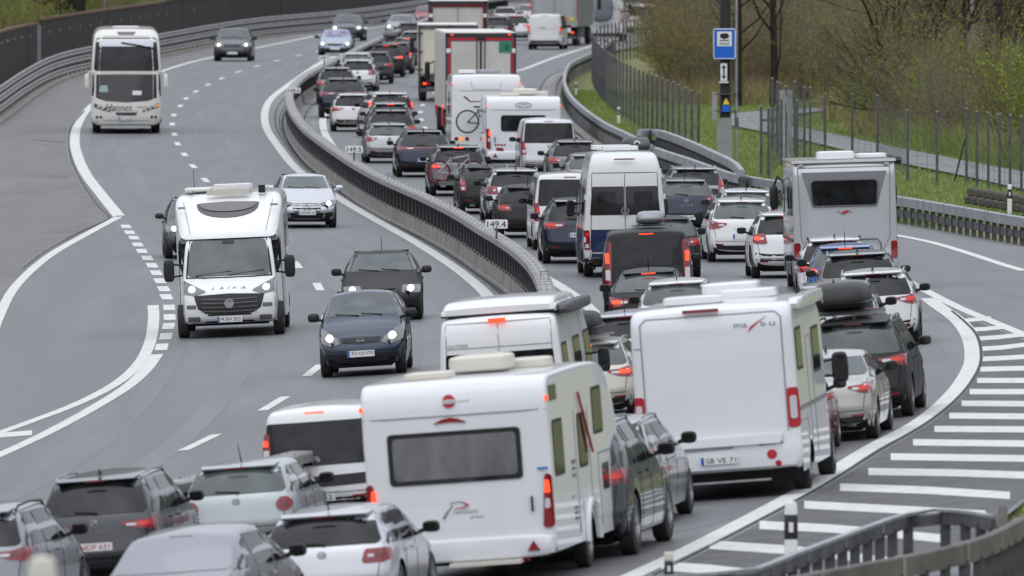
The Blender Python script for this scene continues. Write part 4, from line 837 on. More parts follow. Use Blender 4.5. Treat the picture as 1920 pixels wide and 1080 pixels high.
# --- touring coach
v = BV('coach', 12.5, 2.55, 3.90, [(.2,.35),(0,.5),(0,3.4),(.2,3.85),(.6,3.9),(11.0,3.90),(11.6,3.84),(12.05,3.62),(12.22,3.30),(12.36,2.3),(12.46,1.4),(12.5,1.0),(12.5,.6),(12.46,.34),(12.2,.30)],
       .32, [(3.0,.50,.60),(9.8,.50,.60)], .30, lambda z, y: 1.275*interp([(0,.96),(.5,1.),(2.4,1.),(3.9,.93)], z), rr=.15, rf=.18, body='cream', ns=90)
v.bx('underbody', 'dark', (0,6.3,.5,2.0,11.6,.4))
v.pa('upper_windscreen', 'F', -1.17, 1.17, 2.33, -1.09, 1.09, 3.56, 'glass', .09, off=.012, nu=14, nv=7); b = MB(); v.sh.patch('F', [(-1.24,1.40),(-.8,1.22),(0,1.17),(.8,1.22),(1.24,1.40)], [(-1.22,2.20),(0,2.21),(1.22,2.20)], .012, 15, 7, mb=b); v.add('lower_windscreen', b.build('lower_windscreen', 'gloss_black')); v.pa('windscreen_shade', 'F', -.98, .98, 3.24, -.96, .96, 3.46, 'lavender', .05, off=.018)
v.txt('Hannes', 'F', .28, .98, .26, 'ink', .98, .3); v.txt('reisen', 'F', -.52, 1.0, .11, 'greyink', .44)
v.pa('grille', 'F', -.34, .34, .68, -.40, .40, .80, 'galvdark', .02); v.lines('panel_gap', [('F',(-.42,.86),(.42,.86)),('F',(-1.05,.50),(1.05,.50)),('F',(-1.2,2.25),(1.2,2.25)),('F',(-.95,3.62),(.95,3.62))], 'greyplast', .014)
for s_ in (-1, 1):
    lo, up = [(.55,.80),(.85,.88),(1.16,.98)], [(.62,.90),(.85,1.0),(1.16,1.14)]
    if s_ < 0: lo, up = mir(lo), mir(up)
    h_ = part('headlight', v.sh.patch('F', lo, up, .014, 8, 3).build('headlight', 'lampglass')); v.pts.append(h_)
    for x, z in ((.70,.89),(.86,.95),(1.0,1.01)):
        q = [(s_*x+.05*math.cos(t), z-.04*math.sin(t)) for t in T], [(s_*x+.05*math.cos(t), z+.04*math.sin(t)) for t in T]
        h_['k'].append(part('lamp_element', v.sh.patch('F', q[0], q[1], .024, 9, 3).build('lamp_element', 'white_lens')))
    for x in (.92,1.06): v.disc('fog_light', 'F', s_*x, .62, .05, 'black')
    b = MB().sup((s_*1.43,12.3,1.95), (.085,.09,.28), 4, 12, 8).tube([(s_*1.2,12.2,2.28),(s_*1.34,12.33,2.30),(s_*1.43,12.32,2.15)], .035, 6); v.add('mirror', b.build('mirror', 'cream'))
    for k in range(7): v.pa('side_window', 'E' if s_ > 0 else 'W', .6+1.55*k, 2.0+1.55*k, 2.35, .6+1.55*k, 2.0+1.55*k, 3.25, 'glass', .04, nu=7)
v.pa('indicator', 'F', -1.14, -1.04, 1.02, -1.14, -1.06, 1.08, 'amber', .01, off=.03); v.add('front_wiper', MB().tube([(.18, v.sh.hit('F',.18,3.40)[0].y+.05, 3.38),(-.5, v.sh.hit('F',-.5,3.28)[0].y+.05, 3.27),(-.95, v.sh.hit('F',-.95,3.18)[0].y+.05, 3.16)], .03, 5).build('front_wiper', 'black'))
v.pa('windscreen_card', 'F', -.55, -.22, 1.44, -.55, -.22, 1.60, 'plate', .02, off=.02); v.pa('windscreen_card', 'F', .65, .98, 1.55, .68, .95, 1.80, 'greencyan', .05, off=.02); v.bevel('roof_hatch', 'roofwhite', (0,9.5,3.93), (.5,.5,.05), 6); v.pa('roof_vent', 'T', -.35, .35, 11.7, -.28, .28, 11.95, 'greyplast', .03)
v.bx('step_bar', 'galv', (0,12.2,.2,.8,.06,.04)); v.wheels(.50, (3.0, 9.8), .30, .20); v.done(.6, pfz=.57)

# --- lorries
def lorry(key, L=8.5, W=2.52, H=3.95, boxmat='trailer', frame='darkgrey', floor=1.12, doors=True, red=False, side=None, sign=False, frameCol='redink', band=True):
    v = BV(key, L, W, H, [(0,floor),(0,floor+.02),(0,H-.01),(0,H),(L,H),(L,H-.01),(L,floor+.02),(L,floor)], floor, [], .012, lambda z, y: W/2, rr=0, rf=0, body=boxmat, crown=0, ns=60, it=0)
    q = W/2
    v.bx('roof_panel', 'roofwhite', (0,L/2,H+.01,W-.03,L-.02,.03))
    if side:
        for s_ in (-1, 1): v.bx('side_sheet', side, (s_*(q+.006),L/2,(H+floor)/2,.015,L-.05,H-floor-.06))
    v.bx('door_frame', frame, (0,-.03,H-.08,W,.06,.15), (0,-.03,floor+.03,W,.06,.09), (-q+.05,-.03,(H+floor)/2,.1,.06,H-floor), (q-.05,-.03,(H+floor)/2,.1,.06,H-floor))
    if band: v.bx('frame_stripe', frameCol, (0,-.035,H-.22,W-.2,.05,.10), (-q+.15,-.035,(H+floor)/2-.1,.09,.05,H-floor-.4), (q-.15,-.035,(H+floor)/2-.1,.09,.05,H-floor-.4)); v.bx('reflector_strip', 'plate', (-q+.11,-.07,3.3,.16,.02,.16), (q-.11,-.07,3.3,.16,.02,.16), (-q+.11,-.07,2.1,.16,.02,.16), (q-.11,-.07,2.1,.16,.02,.16))
    if doors:
        for s_ in (-1, 1):
            v.bx('door_leaf', boxmat, (s_*(q-.2)/2+s_*.02,-.03,(H-.3+floor+.1)/2,q-.26,.05,H-.32-floor-.12), kids=[part('locking_bar', MB().tube([(s_*.14,-.075,floor+.1),(s_*.14,-.075,H-.25)], .022, 6).build('locking_bar', 'galvdark'))])
        v.bx('door_seal', 'black', (0,-.06,(H-.3+floor+.1)/2,.045,.03,H-.35-floor)); v.bx('lock_bracket', 'black', (0,-.07,H-.2,.34,.05,.08))
    for s_ in (-1, 1): v.bx('marker_light', 'redlit' if red else 'red', (s_*(q-.24),-.07,H-.06,.08,.03,.05))
    v.bx('chassis', 'dark', (0,L*.45,.95,.95,L*.95,.26), (0,.3,.75,2.2,.1,.22)); v.bx('underrun_bar', 'galvdark', (0,.1,.50,2.35,.12,.16))
    for s_ in (-1, 1): v.bx('tail_light', 'red', (s_*.92,.03,.78,.36,.05,.13), kids=[part('lamp_element', MB().box(s_*.98,-.005,.78,.13,.02,.10).build('lamp_element', 'redlit', None))])
    v.bx('mudguard', 'black', (-q+.32,1.6,.80,.55,1.8,.12), (q-.32,1.6,.80,.55,1.8,.12))
    v.wheels(.50, (1.1, 2.35, L-1.2), .32, .20)
    c = MB().sup((0,L+1.0,1.85), (1.22,.95,1.5), 7, 24, 14); v.add('cab', c.build('cab', 'redink' if red else 'white')); v.bx('cab_window', 'glass', (-1.23,L+1.2,2.3,.02,.8,.7), (1.23,L+1.2,2.3,.02,.8,.7))
    for s_ in (-1, 1): v.add('mirror', MB().sup((s_*1.48,L+1.7,2.35), (.10,.12,.36), 5, 12, 8).tube([(s_*1.2,L+1.7,2.72),(s_*1.48,L+1.7,2.6)], .03, 5).build('mirror', 'black'))
    return v
v = lorry('lorry_sign', L=12.5, sign=True, red=True); v.bx('sign_plate', 'green', (.88,-.075,3.44,.46,.02,.40)); v.add('sign_letter', text_mesh('d', .22, 'ink'), (.90,-.092,3.44)); v.bx('side_skirt', 'redink', (-1.24,3.6,.8,.05,2.0,.7), (1.24,3.6,.8,.05,2.0,.7)); v.bx('side_lamp', 'redlit', (-1.28,3.0,1.2,.05,.1,.1)); v.done(.7)
v = lorry('lorry_cream', H=3.35, boxmat='creambox', frame='galvdark', doors=True, band=False)
v.bx('door_hinge', 'galvdark', (-1.18,-.07,3.0,.24,.03,.06),(-1.18,-.07,2.2,.24,.03,.06),(-1.18,-.07,1.4,.24,.03,.06)); v.done(.7)
v = lorry('lorry_grey', H=3.95, boxmat='trailer', frame='darkgrey', doors=False, band=True, frameCol='darkred'); v.bx('door_seal', 'greyplast', (0,-.05,2.5,.02,.03,2.4)); v.done(.7)
v = lorry('lorry_tarp', L=11, H=3.98, boxmat='tarp', frame='tarp', doors=False, band=False, side='tarpdark'); v.bx('corner_post', 'redink', (1.24,-.05,2.7,.05,.04,2.4), (-1.24,-.05,2.7,.05,.04,2.4)); v.bx('warning_board', 'orange', (.55,-.10,1.35,.22,.04,.75)); v.bx('hazard_sticker', 'yellow', (.95,-.08,1.55,.22,.02,.22)); v.bx('rear_light_board', 'plate', (.6,-.08,.92,.6,.04,.28)); v.bx('fold', 'greyplast', (0,-.02,2.6,.02,.02,2.6)); v.done(.7)
# ------------------------------------------------------------------ setting: ground, road, markings
GRASS = noisecol(9, (.11,.135,.052), (.21,.235,.10), .6, bscale=30, bdist=.05, c3=(.20,.185,.10), s3=.35)
ASPH = noisecol(1.1, (.092,.093,.098), (.145,.146,.152), .25, stretch=(1,.06,1), bscale=60, bdist=.004, detail=8, lo=.3, hi=.7, c3=(.112,.112,.116), s3=.5)
pr('grass_ground', (.06,.08,.03), .95, 0, 0, .1, fn=GRASS); pr('asphalt', (.06,.06,.065), .48, 0, 0, .5, fn=ASPH)
pr('asphalt_shoulder', (.06,.058,.056), .72, 0, 0, .45, fn=noisecol(.8, (.115,.112,.108), (.165,.161,.156), .3, stretch=(1,.15,1), bscale=50, bdist=.004, detail=8, c3=(.14,.137,.133), s3=.25))
pr('asphalt_gore', (.04,.04,.042), .75, 0, 0, .45, fn=noisecol(1.5, (.065,.065,.068), (.11,.11,.113), .35, bscale=40, bdist=.005, detail=8))
pr('road_paint', (.72,.72,.70), .6, 0, 0, .4, fn=noisecol(4, (.34,.34,.33), (.60,.60,.58), .2, lo=.25, hi=.5, bscale=40, bdist=.002, detail=8))
pr('tar_joint', (.02,.02,.022), .7); pr('path_gravel', (.16,.16,.17), .9, fn=noisecol(2, (.13,.13,.138), (.24,.24,.25), .4, bscale=30))
pr('channel', (.25,.245,.235), .7, fn=noisecol(1.6, (.13,.13,.13), (.28,.28,.28), .3, stretch=(1,.3,1), bscale=10, detail=8))
pr('dark_wood', (.02,.018,.017), .85, fn=noisecol(2, (.010,.009,.010), (.026,.024,.024), .3, bscale=9)); pr('rust_wood', (.14,.08,.04), .85, fn=noisecol(5, (.07,.045,.03), (.19,.11,.06)))
pr('twig_grey', (.1,.1,.1), .95, 0, 0, .1, fn=noisecol(6, (.10,.088,.075), (.24,.21,.18), .3)); pr('twig_red', (.1,.1,.1), .95, 0, 0, .1, fn=noisecol(6, (.085,.05,.036), (.20,.125,.09), .3))
pr('galvbrown', (.12,.11,.10), .7, .2, fn=noisecol(1.5, (.10,.095,.088), (.17,.162,.15)))
pr('bark', (.03,.025,.02), .95, 0, 0, .1, fn=noisecol(6, (.014,.012,.011), (.048,.042,.034), .5, stretch=(1,1,.3)))
pr('brown_bark', (.06,.045,.03), .95, 0, 0, .1, fn=noisecol(6, (.085,.068,.048), (.20,.16,.115), .3, stretch=(1,1,.3)))
def leafmat(name, c1, c2, tr=.25):
    def fn(m, t, b):
        g = N(t, 'ShaderNodeNewGeometry'); r = N(t, 'ShaderNodeValToRGB'); r.color_ramp.elements[0].color = (*c1, 1); r.color_ramp.elements[1].color = (*c2, 1)
        t.links.new(g.outputs['Random Per Island'], r.inputs[0]); t.links.new(r.outputs[0], b.inputs['Base Color'])
        td = N(t, 'ShaderNodeBsdfTranslucent'); t.links.new(r.outputs[0], td.inputs[0]); mx = N(t, 'ShaderNodeMixShader'); mx.inputs[0].default_value = tr
        t.links.new(b.outputs[0], mx.inputs[1]); t.links.new(td.outputs[0], mx.inputs[2]); t.links.new(mx.outputs[0], t.nodes['Material Output'].inputs[0])
    return pr(name, c1, .8, 0, 0, .2, fn=fn)
leafmat('leaf_olive', (.17,.17,.03), (.34,.33,.07)); leafmat('leaf_green', (.13,.19,.03), (.29,.37,.06)); leafmat('stem_brown', (.14,.11,.06), (.34,.28,.16), .1); leafmat('stem_olive', (.17,.17,.05), (.34,.33,.10), .2); leafmat('blade_green', (.12,.18,.045), (.26,.33,.10)); leafmat('stem_red', (.16,.09,.065), (.32,.22,.17), .1)
M.update({k: MATS[k] for k in MATS})

YS = [20,60,100,130,150]+[160+4*i for i in range(60)]+[400+6*i for i in range(60)]+[760+15*i for i in range(40)]
def sheet(name, xs_of, mk, lift, ys=YS, par=None):
    b = MB(); rows = [xs_of(y) for y in ys]; m = len(rows[0])
    vs = [(x, y, zg(x, y)+lift) for y, r in zip(ys, rows) for x in r]
    b.add(vs, [(j*m+i, j*m+i+1, (j+1)*m+i+1, (j+1)*m+i) for j in range(len(ys)-1) for i in range(m-1)])
    return ob(name, b.build(name, mk, None), par)
def cr(pts, n=8):                     # Catmull-Rom through the traced points
    p = [2*pts[0]-pts[1]]+list(pts)+[2*pts[-1]-pts[-2]]; out = []
    for i in range(1, len(p)-2):
        for k in range(n):
            t = k/n; a, b, c, d = p[i-1], p[i], p[i+1], p[i+2]
            out.append(.5*((2*b)+(c-a)*t+(2*a-5*b+4*c-d)*t*t+(3*b-a-3*c+d)*t*t*t))
    out.append(pts[-1]); return out
def world(px, h=0., n=8): return cr([at(x, y, h) for x, y in px], n)
def flat(p): return [Vector((q.x, q.y, 0)) for q in p]
def eq(path, step):                   # equal steps along a path (xy), z from the ground
    p = flat(path); out = [p[0]]; acc = 0
    for a, b in zip(p, p[1:]):
        l = (b-a).length; d = step-acc
        while d <= l: out.append(a+(b-a)*(d/l)); d += step
        acc = l-(d-step)
    return [Vector((q.x, q.y, zg(q.x, q.y))) for q in out]
def offset(path, d):                  # + = to the right when walking away from the first point
    p = flat(path); out = []
    for i, q in enumerate(p):
        t = (p[min(i+1,len(p)-1)]-p[max(i-1,0)]).normalized(); r = q+Vector((t.y, -t.x, 0))*d; out.append(Vector((r.x, r.y, zg(r.x, r.y))))
    return out
def ribbon(name, path, w, mk, lift, par):
    p = flat(path); vs = []; n = len(p)
    for i, q in enumerate(p):
        t = (p[min(i+1,n-1)]-p[max(i-1,0)]); t = t.normalized() if t.length > 1e-6 else Vector((0,1,0)); r = Vector((t.y,-t.x,0))*(w[i] if isinstance(w, list) else w)/2
        for s in (-1, 0, 1): a = q+r*s; vs.append((a.x, a.y, zg(a.x, a.y)+lift))
    b = MB(); b.add(vs, [(i*3+k, i*3+k+1, (i+1)*3+k+1, (i+1)*3+k) for i in range(n-1) for k in range(2)]); return ob(name, b.build(name, mk, None), par)
def sweep(name, path, prof, mk, par, lift=0., caps=True, ang=30):       # prof: (sideways, height) closed loop
    p = flat(path); n = len(p); m = len(prof); vs = []
    for i, q in enumerate(p):
        t = (p[min(i+1,n-1)]-p[max(i-1,0)]).normalized(); r = Vector((t.y,-t.x,0))
        for a, h in prof: c = q+r*a; vs.append((c.x, c.y, zg(q.x, q.y)+h+lift))
    fs = [(i*m+k, i*m+(k+1)%m, (i+1)*m+(k+1)%m, (i+1)*m+k) for i in range(n-1) for k in range(m)]
    if caps: fs += [tuple(range(m))[::-1], tuple((n-1)*m+k for k in range(m))]
    b = MB(); b.add(vs, fs); return ob(name, b.build(name, mk, ang), par)

# median line: traced along the steel top rail (1.10 m above the road)
MED = world([(1250,-26),(1100,-14),(930,-2),(860,15),(780,42),(700,76),(635,108),(577,137),(550,160),(543,181),(549,205),(573,237),(613,268),(664,302),(721,333),(801,368),(861,398),(905,425),(955,455),(995,487),(1017,519),(1028,556),(1026,600),(1003,650),(955,704),(878,752),(750,800),(600,838),(487,866),(400,888),(325,904),(200,926),(60,948),(-120,975)], 1.10, 8)[::-1]
MED = [Vector((p.x, p.y, 0)) for p in eq(MED, 2.0)]
def med_x(Y):
    for a, b in zip(MED, MED[1:]):
        if a.y <= Y <= b.y: return a.x+(b.x-a.x)*(Y-a.y)/(b.y-a.y+1e-9)
    return MED[0].x if Y < MED[0].y else MED[-1].x+(Y-MED[-1].y)*.08
LR = world([(-30,238),(0,217),(50,180),(100,152),(165,133),(300,105),(470,73),(640,55),(760,38),(860,20),(940,2),(1000,-14)], 0, 6)      # left rail foot
LR = [Vector((LR[0].x-1.2, 20, 0)), Vector((LR[0].x-.6, 300, 0))]+LR
RR = world([(1150,72),(1120,94),(1094,106),(1068,120),(1058,145),(1064,170),(1085,195),(1130,228),(1180,252),(1230,277),(1290,297),(1335,313),(1380,327),(1460,340),(1560,352),(1690,370),(1800,388),(1930,410)], .70, 6)[::-1]   # right rail top
def xof(path):
    p = sorted([(q.y, q.x) for q in path]); return lambda y: interp(p, y)
NR2 = world([(1380,1105),(1503,1081),(1613,1060),(1747,1034),(1847,1007),(1930,965),(2000,925)], .86, 8)
xl_ = xof(LR); rr_tab = [(20,2.2)]+[(q.y, q.x-.05) for q in sorted(NR2, key=lambda q: q.y) if q.y < 188]+[(at(1874,978).y, at(1874,978).x),(at(1922,940).y, at(1922,940).x),(at(2000,880).y, at(2000,880).x),(250,11.8),(290,14.5),(330,15.5)]+sorted([(q.y, q.x-.15) for q in RR if q.y > 340])
def xr_(y):
    if y > rr_tab[-1][0]: return rr_tab[-1][1]+(y-rr_tab[-1][0])*.10
    return interp(rr_tab, y)
gy_cols = [-1800,-700,-260,-160,-90,-50]+[-36+2*i for i in range(37)]+[50,80,130,200,320,700,1800]
ground = struct(sheet('ground', lambda y: gy_cols, 'grass_ground', -.10, [-1400,-500,-60]+YS+[1600,2400]))
road = struct(sheet('road', lambda y: [xl_(y)+(xr_(y)-xl_(y))*i/14 for i in range(15)], 'asphalt', 0.))
def mark(name, px, w, mk='road_paint', lift=.008, n=8, eqs=2.): return ribbon(name, eq(world(px, 0, n), eqs), w, mk, lift, road)
# left hard shoulder and lay-by
SL = [(590,68),(395,108),(305,133),(215,165),(165,205),(146,232),(140,258),(143,285),(160,325),(190,365),(224,407)]
wl = eq(world(SL), 3.); ribbon('edge_line', wl, [.26+.10*(sstep((620-q.y)/60)) for q in wl], 'road_paint', .008, road); mark('edge_line', [(780,40),(700,52),(590,68)], .25)
mark('edge_line', [(227,405),(205,416),(150,446),(95,478),(50,515),(20,550),(0,590),(-12,620)], .24, eqs=1.)
shp = [at(x, y) for x, y in [(224,407),(190,365),(160,325),(143,285),(140,258),(146,232),(165,205),(215,165),(305,133),(395,108),(590,68)]]
b = MB(); vs = []
row = cr(shp, 6)
for q in row:
    for k in range(6): x = xl_(q.y)+.05+(q.x-.1-xl_(q.y)-.05)*k/5; vs.append((x, q.y, zg(x, q.y)+.004))
b.add(vs, [(j*6+i, j*6+i+1, (j+1)*6+i+1, (j+1)*6+i) for j in range(len(row)-1) for i in range(5)])
lay = [at(x, y) for x, y in [(224,407),(205,416),(150,446),(95,478),(50,515),(20,550),(0,590),(-12,620)]]; vs = []; row = cr(lay, 6)
for q in row:
    for k in range(6): x = -19+(q.x+19)*k/5; vs.append((x, q.y, zg(x, q.y)+.004))
b.add(vs, [(j*6+i, j*6+i+1, (j+1)*6+i+1, (j+1)*6+i) for j in range(len(row)-1) for i in range(5)]); ob('hard_shoulder', b.build('hard_shoulder', 'asphalt_shoulder', None), road)
jl = [(158,208),(136,235),(129,262),(134,300),(155,345),(185,388),(203,410),(150,436),(90,468),(40,505)]
pr('old_tar', (.07,.07,.07), .8); M['old_tar'] = MATS['old_tar']; mark('tar_joint', jl, .07, 'old_tar', .014, eqs=1.); mark('pale_joint', [(x-4, y+1) for x, y in jl], .04, 'channel', .014, eqs=1.)
for px in ([(60,437),(155,436)], [(0,330),(130,333)], [(0,262),(120,268)]): ribbon('tar_joint', [at(*px[0]), at((px[0][0]+px[1][0])/2, px[0][1]), at(*px[1])], .10, 'old_tar', .014, road)
# thick broken line past the lay-by mouth
for i, (x, y) in enumerate([(236,425),(243,436),(251,446),(258,459),(266,471),(276,484),(285,498),(293,512),(300,527),(307,542),(312,557),(317,577),(318,595),(316,612),(311,631),(303,651)]):
    s = KS*(y-HOR); q = at(x, y); w = 21/s; l = 10*F*KS/(s*s)/1.0
    h = math.radians(interp(HEAD, q.y)); d = Vector((math.sin(h), math.cos(h), 0))
    nx = at(x+(8 if y < 560 else (-3 if y > 600 else 1)), y+13); d = (q-nx); d.z = 0; d.normalize()
    ribbon('broken_line_dash', [q-d*2.6*(.72+.0*i), q+d*2.6*(.72)], .26, 'road_paint', .008, road)
mark('solid_line', [(287,573),(288,600),(282,640),(262,680),(220,718),(150,755),(60,790),(-30,822)], .25, eqs=1.); mark('solid_line', [(294,665),(272,695),(235,728),(170,768),(100,806),(40,835),(-30,866)], .27, eqs=1.)
def stripe(pts, th, mk='road_paint', lift=.007, name='hatch_stripe'):
    vs = []; k = 0
    for x, y in resample(pts, 30):
        a, c = at(x, y-th/2), at(x, y+th/2)
        if max(a.x-xr_(a.y), c.x-xr_(c.y)) > -.25: break
        vs += [(a.x, a.y, zg(a.x, a.y)+lift), (c.x, c.y, zg(c.x, c.y)+lift)]; k += 1
    if k < 2: return
    b = MB(); b.add(vs, [(2*i, 2*i+2, 2*i+3, 2*i+1) for i in range(k-1)]); ob(name, b.build(name, mk, None), road)
stripe([(-30,819),(20,815),(60,812)], 9)
# left carriageway lane dashes
for x, y in [(597,96),(560,104),(519,114),(482,124),(447,135),(416,147),(390,159),(367,172),(349,185),(338,199),(326,216),(323,233),(327,252),(333,270),(346,290),(362,312),(385,338),(412,363),(452,402),(500,446),(556,497),(597,538),(610,600),(588,695),(514,757),(375,830),(150,925)]:
    q = at(x, y); h = math.radians(interp(HEAD, q.y)); d = Vector((math.sin(h), math.cos(h), 0)); ribbon('lane_dash', [q-d*3, q-d*1, q+d*1, q+d*3], .20, 'road_paint', .008, road)
# line along the median, oncoming side
A = world([(780,70),(720,82),(660,98),(610,113),(540,160),(509,185),(497,210),(500,240),(522,275),(560,320),(636,372),(700,410),(780,455),(850,500),(900,540),(928,572)], 0)[::-1]
near = [p for p in MED if p.y < A[0].y-12]; near = offset(near, -.95)
Apath = eq([Vector((p.x, p.y, 0)) for p in near]+[Vector((p.x, p.y, 0)) for p in A], 2.); ribbon('edge_line', Apath, .30, 'road_paint', .008, road)
ax = xof(Apath); inner = [p for p in MED if p.y < 760]
def strip2(name, fa, fb, mk, lift, y0=170, y1=760, st=4):
    ys = [y0+st*i for i in range(int((y1-y0)/st)+1)]; sheet(name, lambda y: [fa(y), (fa(y)+fb(y))/2, fb(y)], mk, lift, ys, road)
strip2('drain_channel', lambda y: ax(y)+.22, lambda y: med_x(y)-.16, 'channel', .006)
for k, w in ((.25,.05),(.55,.04),(.72,.06),(.80,.03)):
    strip2('channel_groove', lambda y, k=k: ax(y)+.22+(med_x(y)-.16-ax(y)-.22)*k, lambda y, k=k, w=w: ax(y)+.22+(med_x(y)-.16-ax(y)-.22)*k+w, 'tar_joint', .011)
# queueing carriageway
R1 = offset(MED, 1.28); ribbon('edge_line', [p for p in R1 if p.y < 980], .28, 'road_paint', .008, road)
strip2('drain_channel', lambda y: med_x(y)+.16, lambda y: med_x(y)+1.05, 'channel', .006)
strip2('channel_groove', lambda y: med_x(y)+.52, lambda y: med_x(y)+.58, 'tar_joint', .011)
lane = eq(offset(MED, 5.15), 1.)
for i in range(0, len(lane)-6, 18):
    seg = lane[(i+4):(i+10)]
    if len(seg) > 4: ribbon('lane_dash', seg, .18, 'road_paint', .008, road)
far = [p for p in offset(MED, 9.0) if 420 < p.y < 640]
redge = [at(1920,508), at(1800,470), at(1690,443), at(1450,408), at(1330,392)]+[p for p in far if p.y > 450]+[at(955,139), at(985,129), at(1040,108), at(1100,89), at(1130,78)]
ribbon('edge_line', eq([Vector((p.x,p.y,0)) for p in cr(redge, 4)], 2.), .26, 'road_paint', .008, road)
mark('gore_line', [(1965,645),(1920,628),(1862,604),(1800,578),(1748,552),(1700,526)], .24)
mark('edge_line', [(1130,1108),(1190,1078),(1285,1034),(1410,970),(1530,905),(1630,842),(1727,790),(1785,742),(1816,700),(1826,668),(1818,630),(1795,600),(1760,575),(1738,558)], .34, eqs=1.)
gp = world([(1225,1085),(1300,1046),(1425,982),(1545,916),(1650,850),(1745,794),(1803,745),(1834,702),(1844,668),(1836,630),(1812,602),(1785,580)], 0, 6); gxr = xof([at(1785,575), at(1862,610), at(1965,650)])
b = MB(); vs = []; rows = [q for q in gp]
for q in rows:
    xr = min(xr_(q.y)-.1, 16.5)
    if q.y > at(1965,650).y: xr = min(xr, gxr(q.y)-.15)
    for k in range(6): x = q.x+(max(xr, q.x+.02)-q.x)*k/5; vs.append((x, q.y, zg(x, q.y)+.004))
b.add(vs, [(j*6+i, j*6+i+1, (j+1)*6+i+1, (j+1)*6+i) for j in range(len(rows)-1) for i in range(5)]); ob('gore_area', b.build('gore_area', 'asphalt_gore', None), road)
mark('tar_joint', [(1225,1079),(1300,1040),(1422,976),(1542,911),(1647,846),(1742,790),(1800,742),(1831,700),(1840,668),(1832,630),(1808,603),(1780,580)], .06, 'tar_joint', .009)
for pts in ([(1795,602),(1825,600),(1858,597)], [(1814,619),(1850,617),(1889,613)], [(1826,636),(1870,633),(1917,628)], [(1834,655),(1880,652),(1960,642)], [(1837,674),(1880,672),(1960,667)], [(1838,693),(1960,690)], [(1832,714),(1960,714)],
            [(1818,735),(1960,735)], [(1803,757),(1960,758)], [(1780,780),(1960,782)], [(1752,805),(1960,806)], [(1712,830),(1960,833)], [(1670,857),(1960,861)], [(1628,885),(1780,887),(1960,893)], [(1575,914),(1740,920),(1960,934)], [(1508,947),(1700,957),(1860,966)],
            [(1424,985),(1560,992),(1660,1000),(1780,1012)], [(1330,1022),(1480,1032),(1560,1040),(1700,1058)], [(1240,1062),(1330,1068),(1420,1078),(1560,1096)], [(1160,1100),(1300,1112),(1500,1130)]):
    stripe(pts, 7+(pts[0][1]-600)*.022)

pr('worn_asphalt', (.1,.1,.1), .42, 0, 0, .5, fn=noisecol(.9, (.088,.089,.094), (.132,.133,.140), .2, stretch=(1,.05,1), bscale=60, bdist=.003, detail=8)); M['worn_asphalt'] = MATS['worn_asphalt']
for base, offs in ((MED, (2.25,3.75,6.1,7.6)), (MED, (-2.2,-3.7,-6.1,-7.6))):
    for d_ in offs: ribbon('wheel_track', [p for p in offset(base, d_) if p.y < 960], .50, 'worn_asphalt', .003, road)
# ------------------------------------------------------------------ barriers
POST = MB().box(-.12,0,-.01,.028,.07,.52).box(-.14,0,-.24,.03,.05,.05).box(-.14,0,.20,.02,.04,.03).build('post', 'galvdark', None)
mb_ = tag(ob('median_barrier', None, None, (MED[40].x, MED[40].y, 0)), 'long concrete median wall with dark slatted steel rail on top between the carriageways', 'crash barrier')
def keep(o, par): o.parent = par; o.matrix_parent_inverse = par.matrix_world.inverted(); return o
bpy.context.view_layer.update()
def kid(o, par): o.parent = par; o.matrix_parent_inverse = Matrix.Translation(par.location).inverted(); return o
vis = [p for p in MED if p.y < 1000]; seg = 5; M['galvlight'] = pr('new_galvanised_steel', (.45,.46,.48), .5, .3, fn=noisecol(3, (.38,.39,.41), (.55,.56,.58)))
wallprof = [(-.17,-.3),(-.17,.06),(-.13,.10),(-.11,.43),(.11,.43),(.13,.10),(.17,.06),(.17,-.3)]
for i in range(0, len(vis)-seg, seg):
    path = vis[i:i+seg+1]; path = [path[0].lerp(path[1], .006)]+path[1:-1]+[path[-1].lerp(path[-2], .006)]
    kid(sweep('concrete_wall', path, wallprof, 'concrete', None, ang=30), mb_)
bm_prof = [(-.17,.95),(-.17,1.08),(-.14,1.11),(.14,1.11),(.17,1.08),(.17,.95)]
for i in range(0, len(vis)-2, 2):
    path = vis[i:i+3]; path = [path[0].lerp(path[1], .01), path[1], path[2].lerp(path[1], .01)]
    kid(sweep('beam', path, bm_prof, 'galvold', None, ang=30), mb_)
bolt = MB().box(0,0,.012,.05,.05,.024).build('bolt', 'galvdark', None)
pv = eq([Vector((p.x,p.y,0)) for p in MED], 2.0); n = 0; rest = MB(); bl = MB()
for p in pv:
    if 215 < p.y < 580 and n < 290: kid(ob('post', POST, None, (p.x, p.y, p.z+.70), (0,0,-math.radians(interp(HEAD, p.y)))), mb_); n += 1
    elif p.y < 1000: rest.box(p.x-.1, p.y, p.z+.70, .03, .07, .40)
    if p.y < 500:
        h = math.radians(interp(HEAD, p.y)); t = Vector((math.cos(h), -math.sin(h), 0))
        for s in (-.12, .0, .12): q = p+t*s; bl.box(q.x, q.y+.3*(s == 0), p.z+1.114, .032, .10, .014)
kid(stuff(ob('post', rest.build('post', 'galvdark', None))), mb_); kid(stuff(ob('bolt', bl.build('bolt', 'galvdark', None))), mb_)
inner_dark = MB()
kid(sweep('gap_shade_backdrop', [p for p in vis], [(-.03,.42),(-.03,.95),(.03,.95),(.03,.42)], 'dark', None, ang=None), mb_)  # black backdrop sheet added as the shade in the gap under the beam
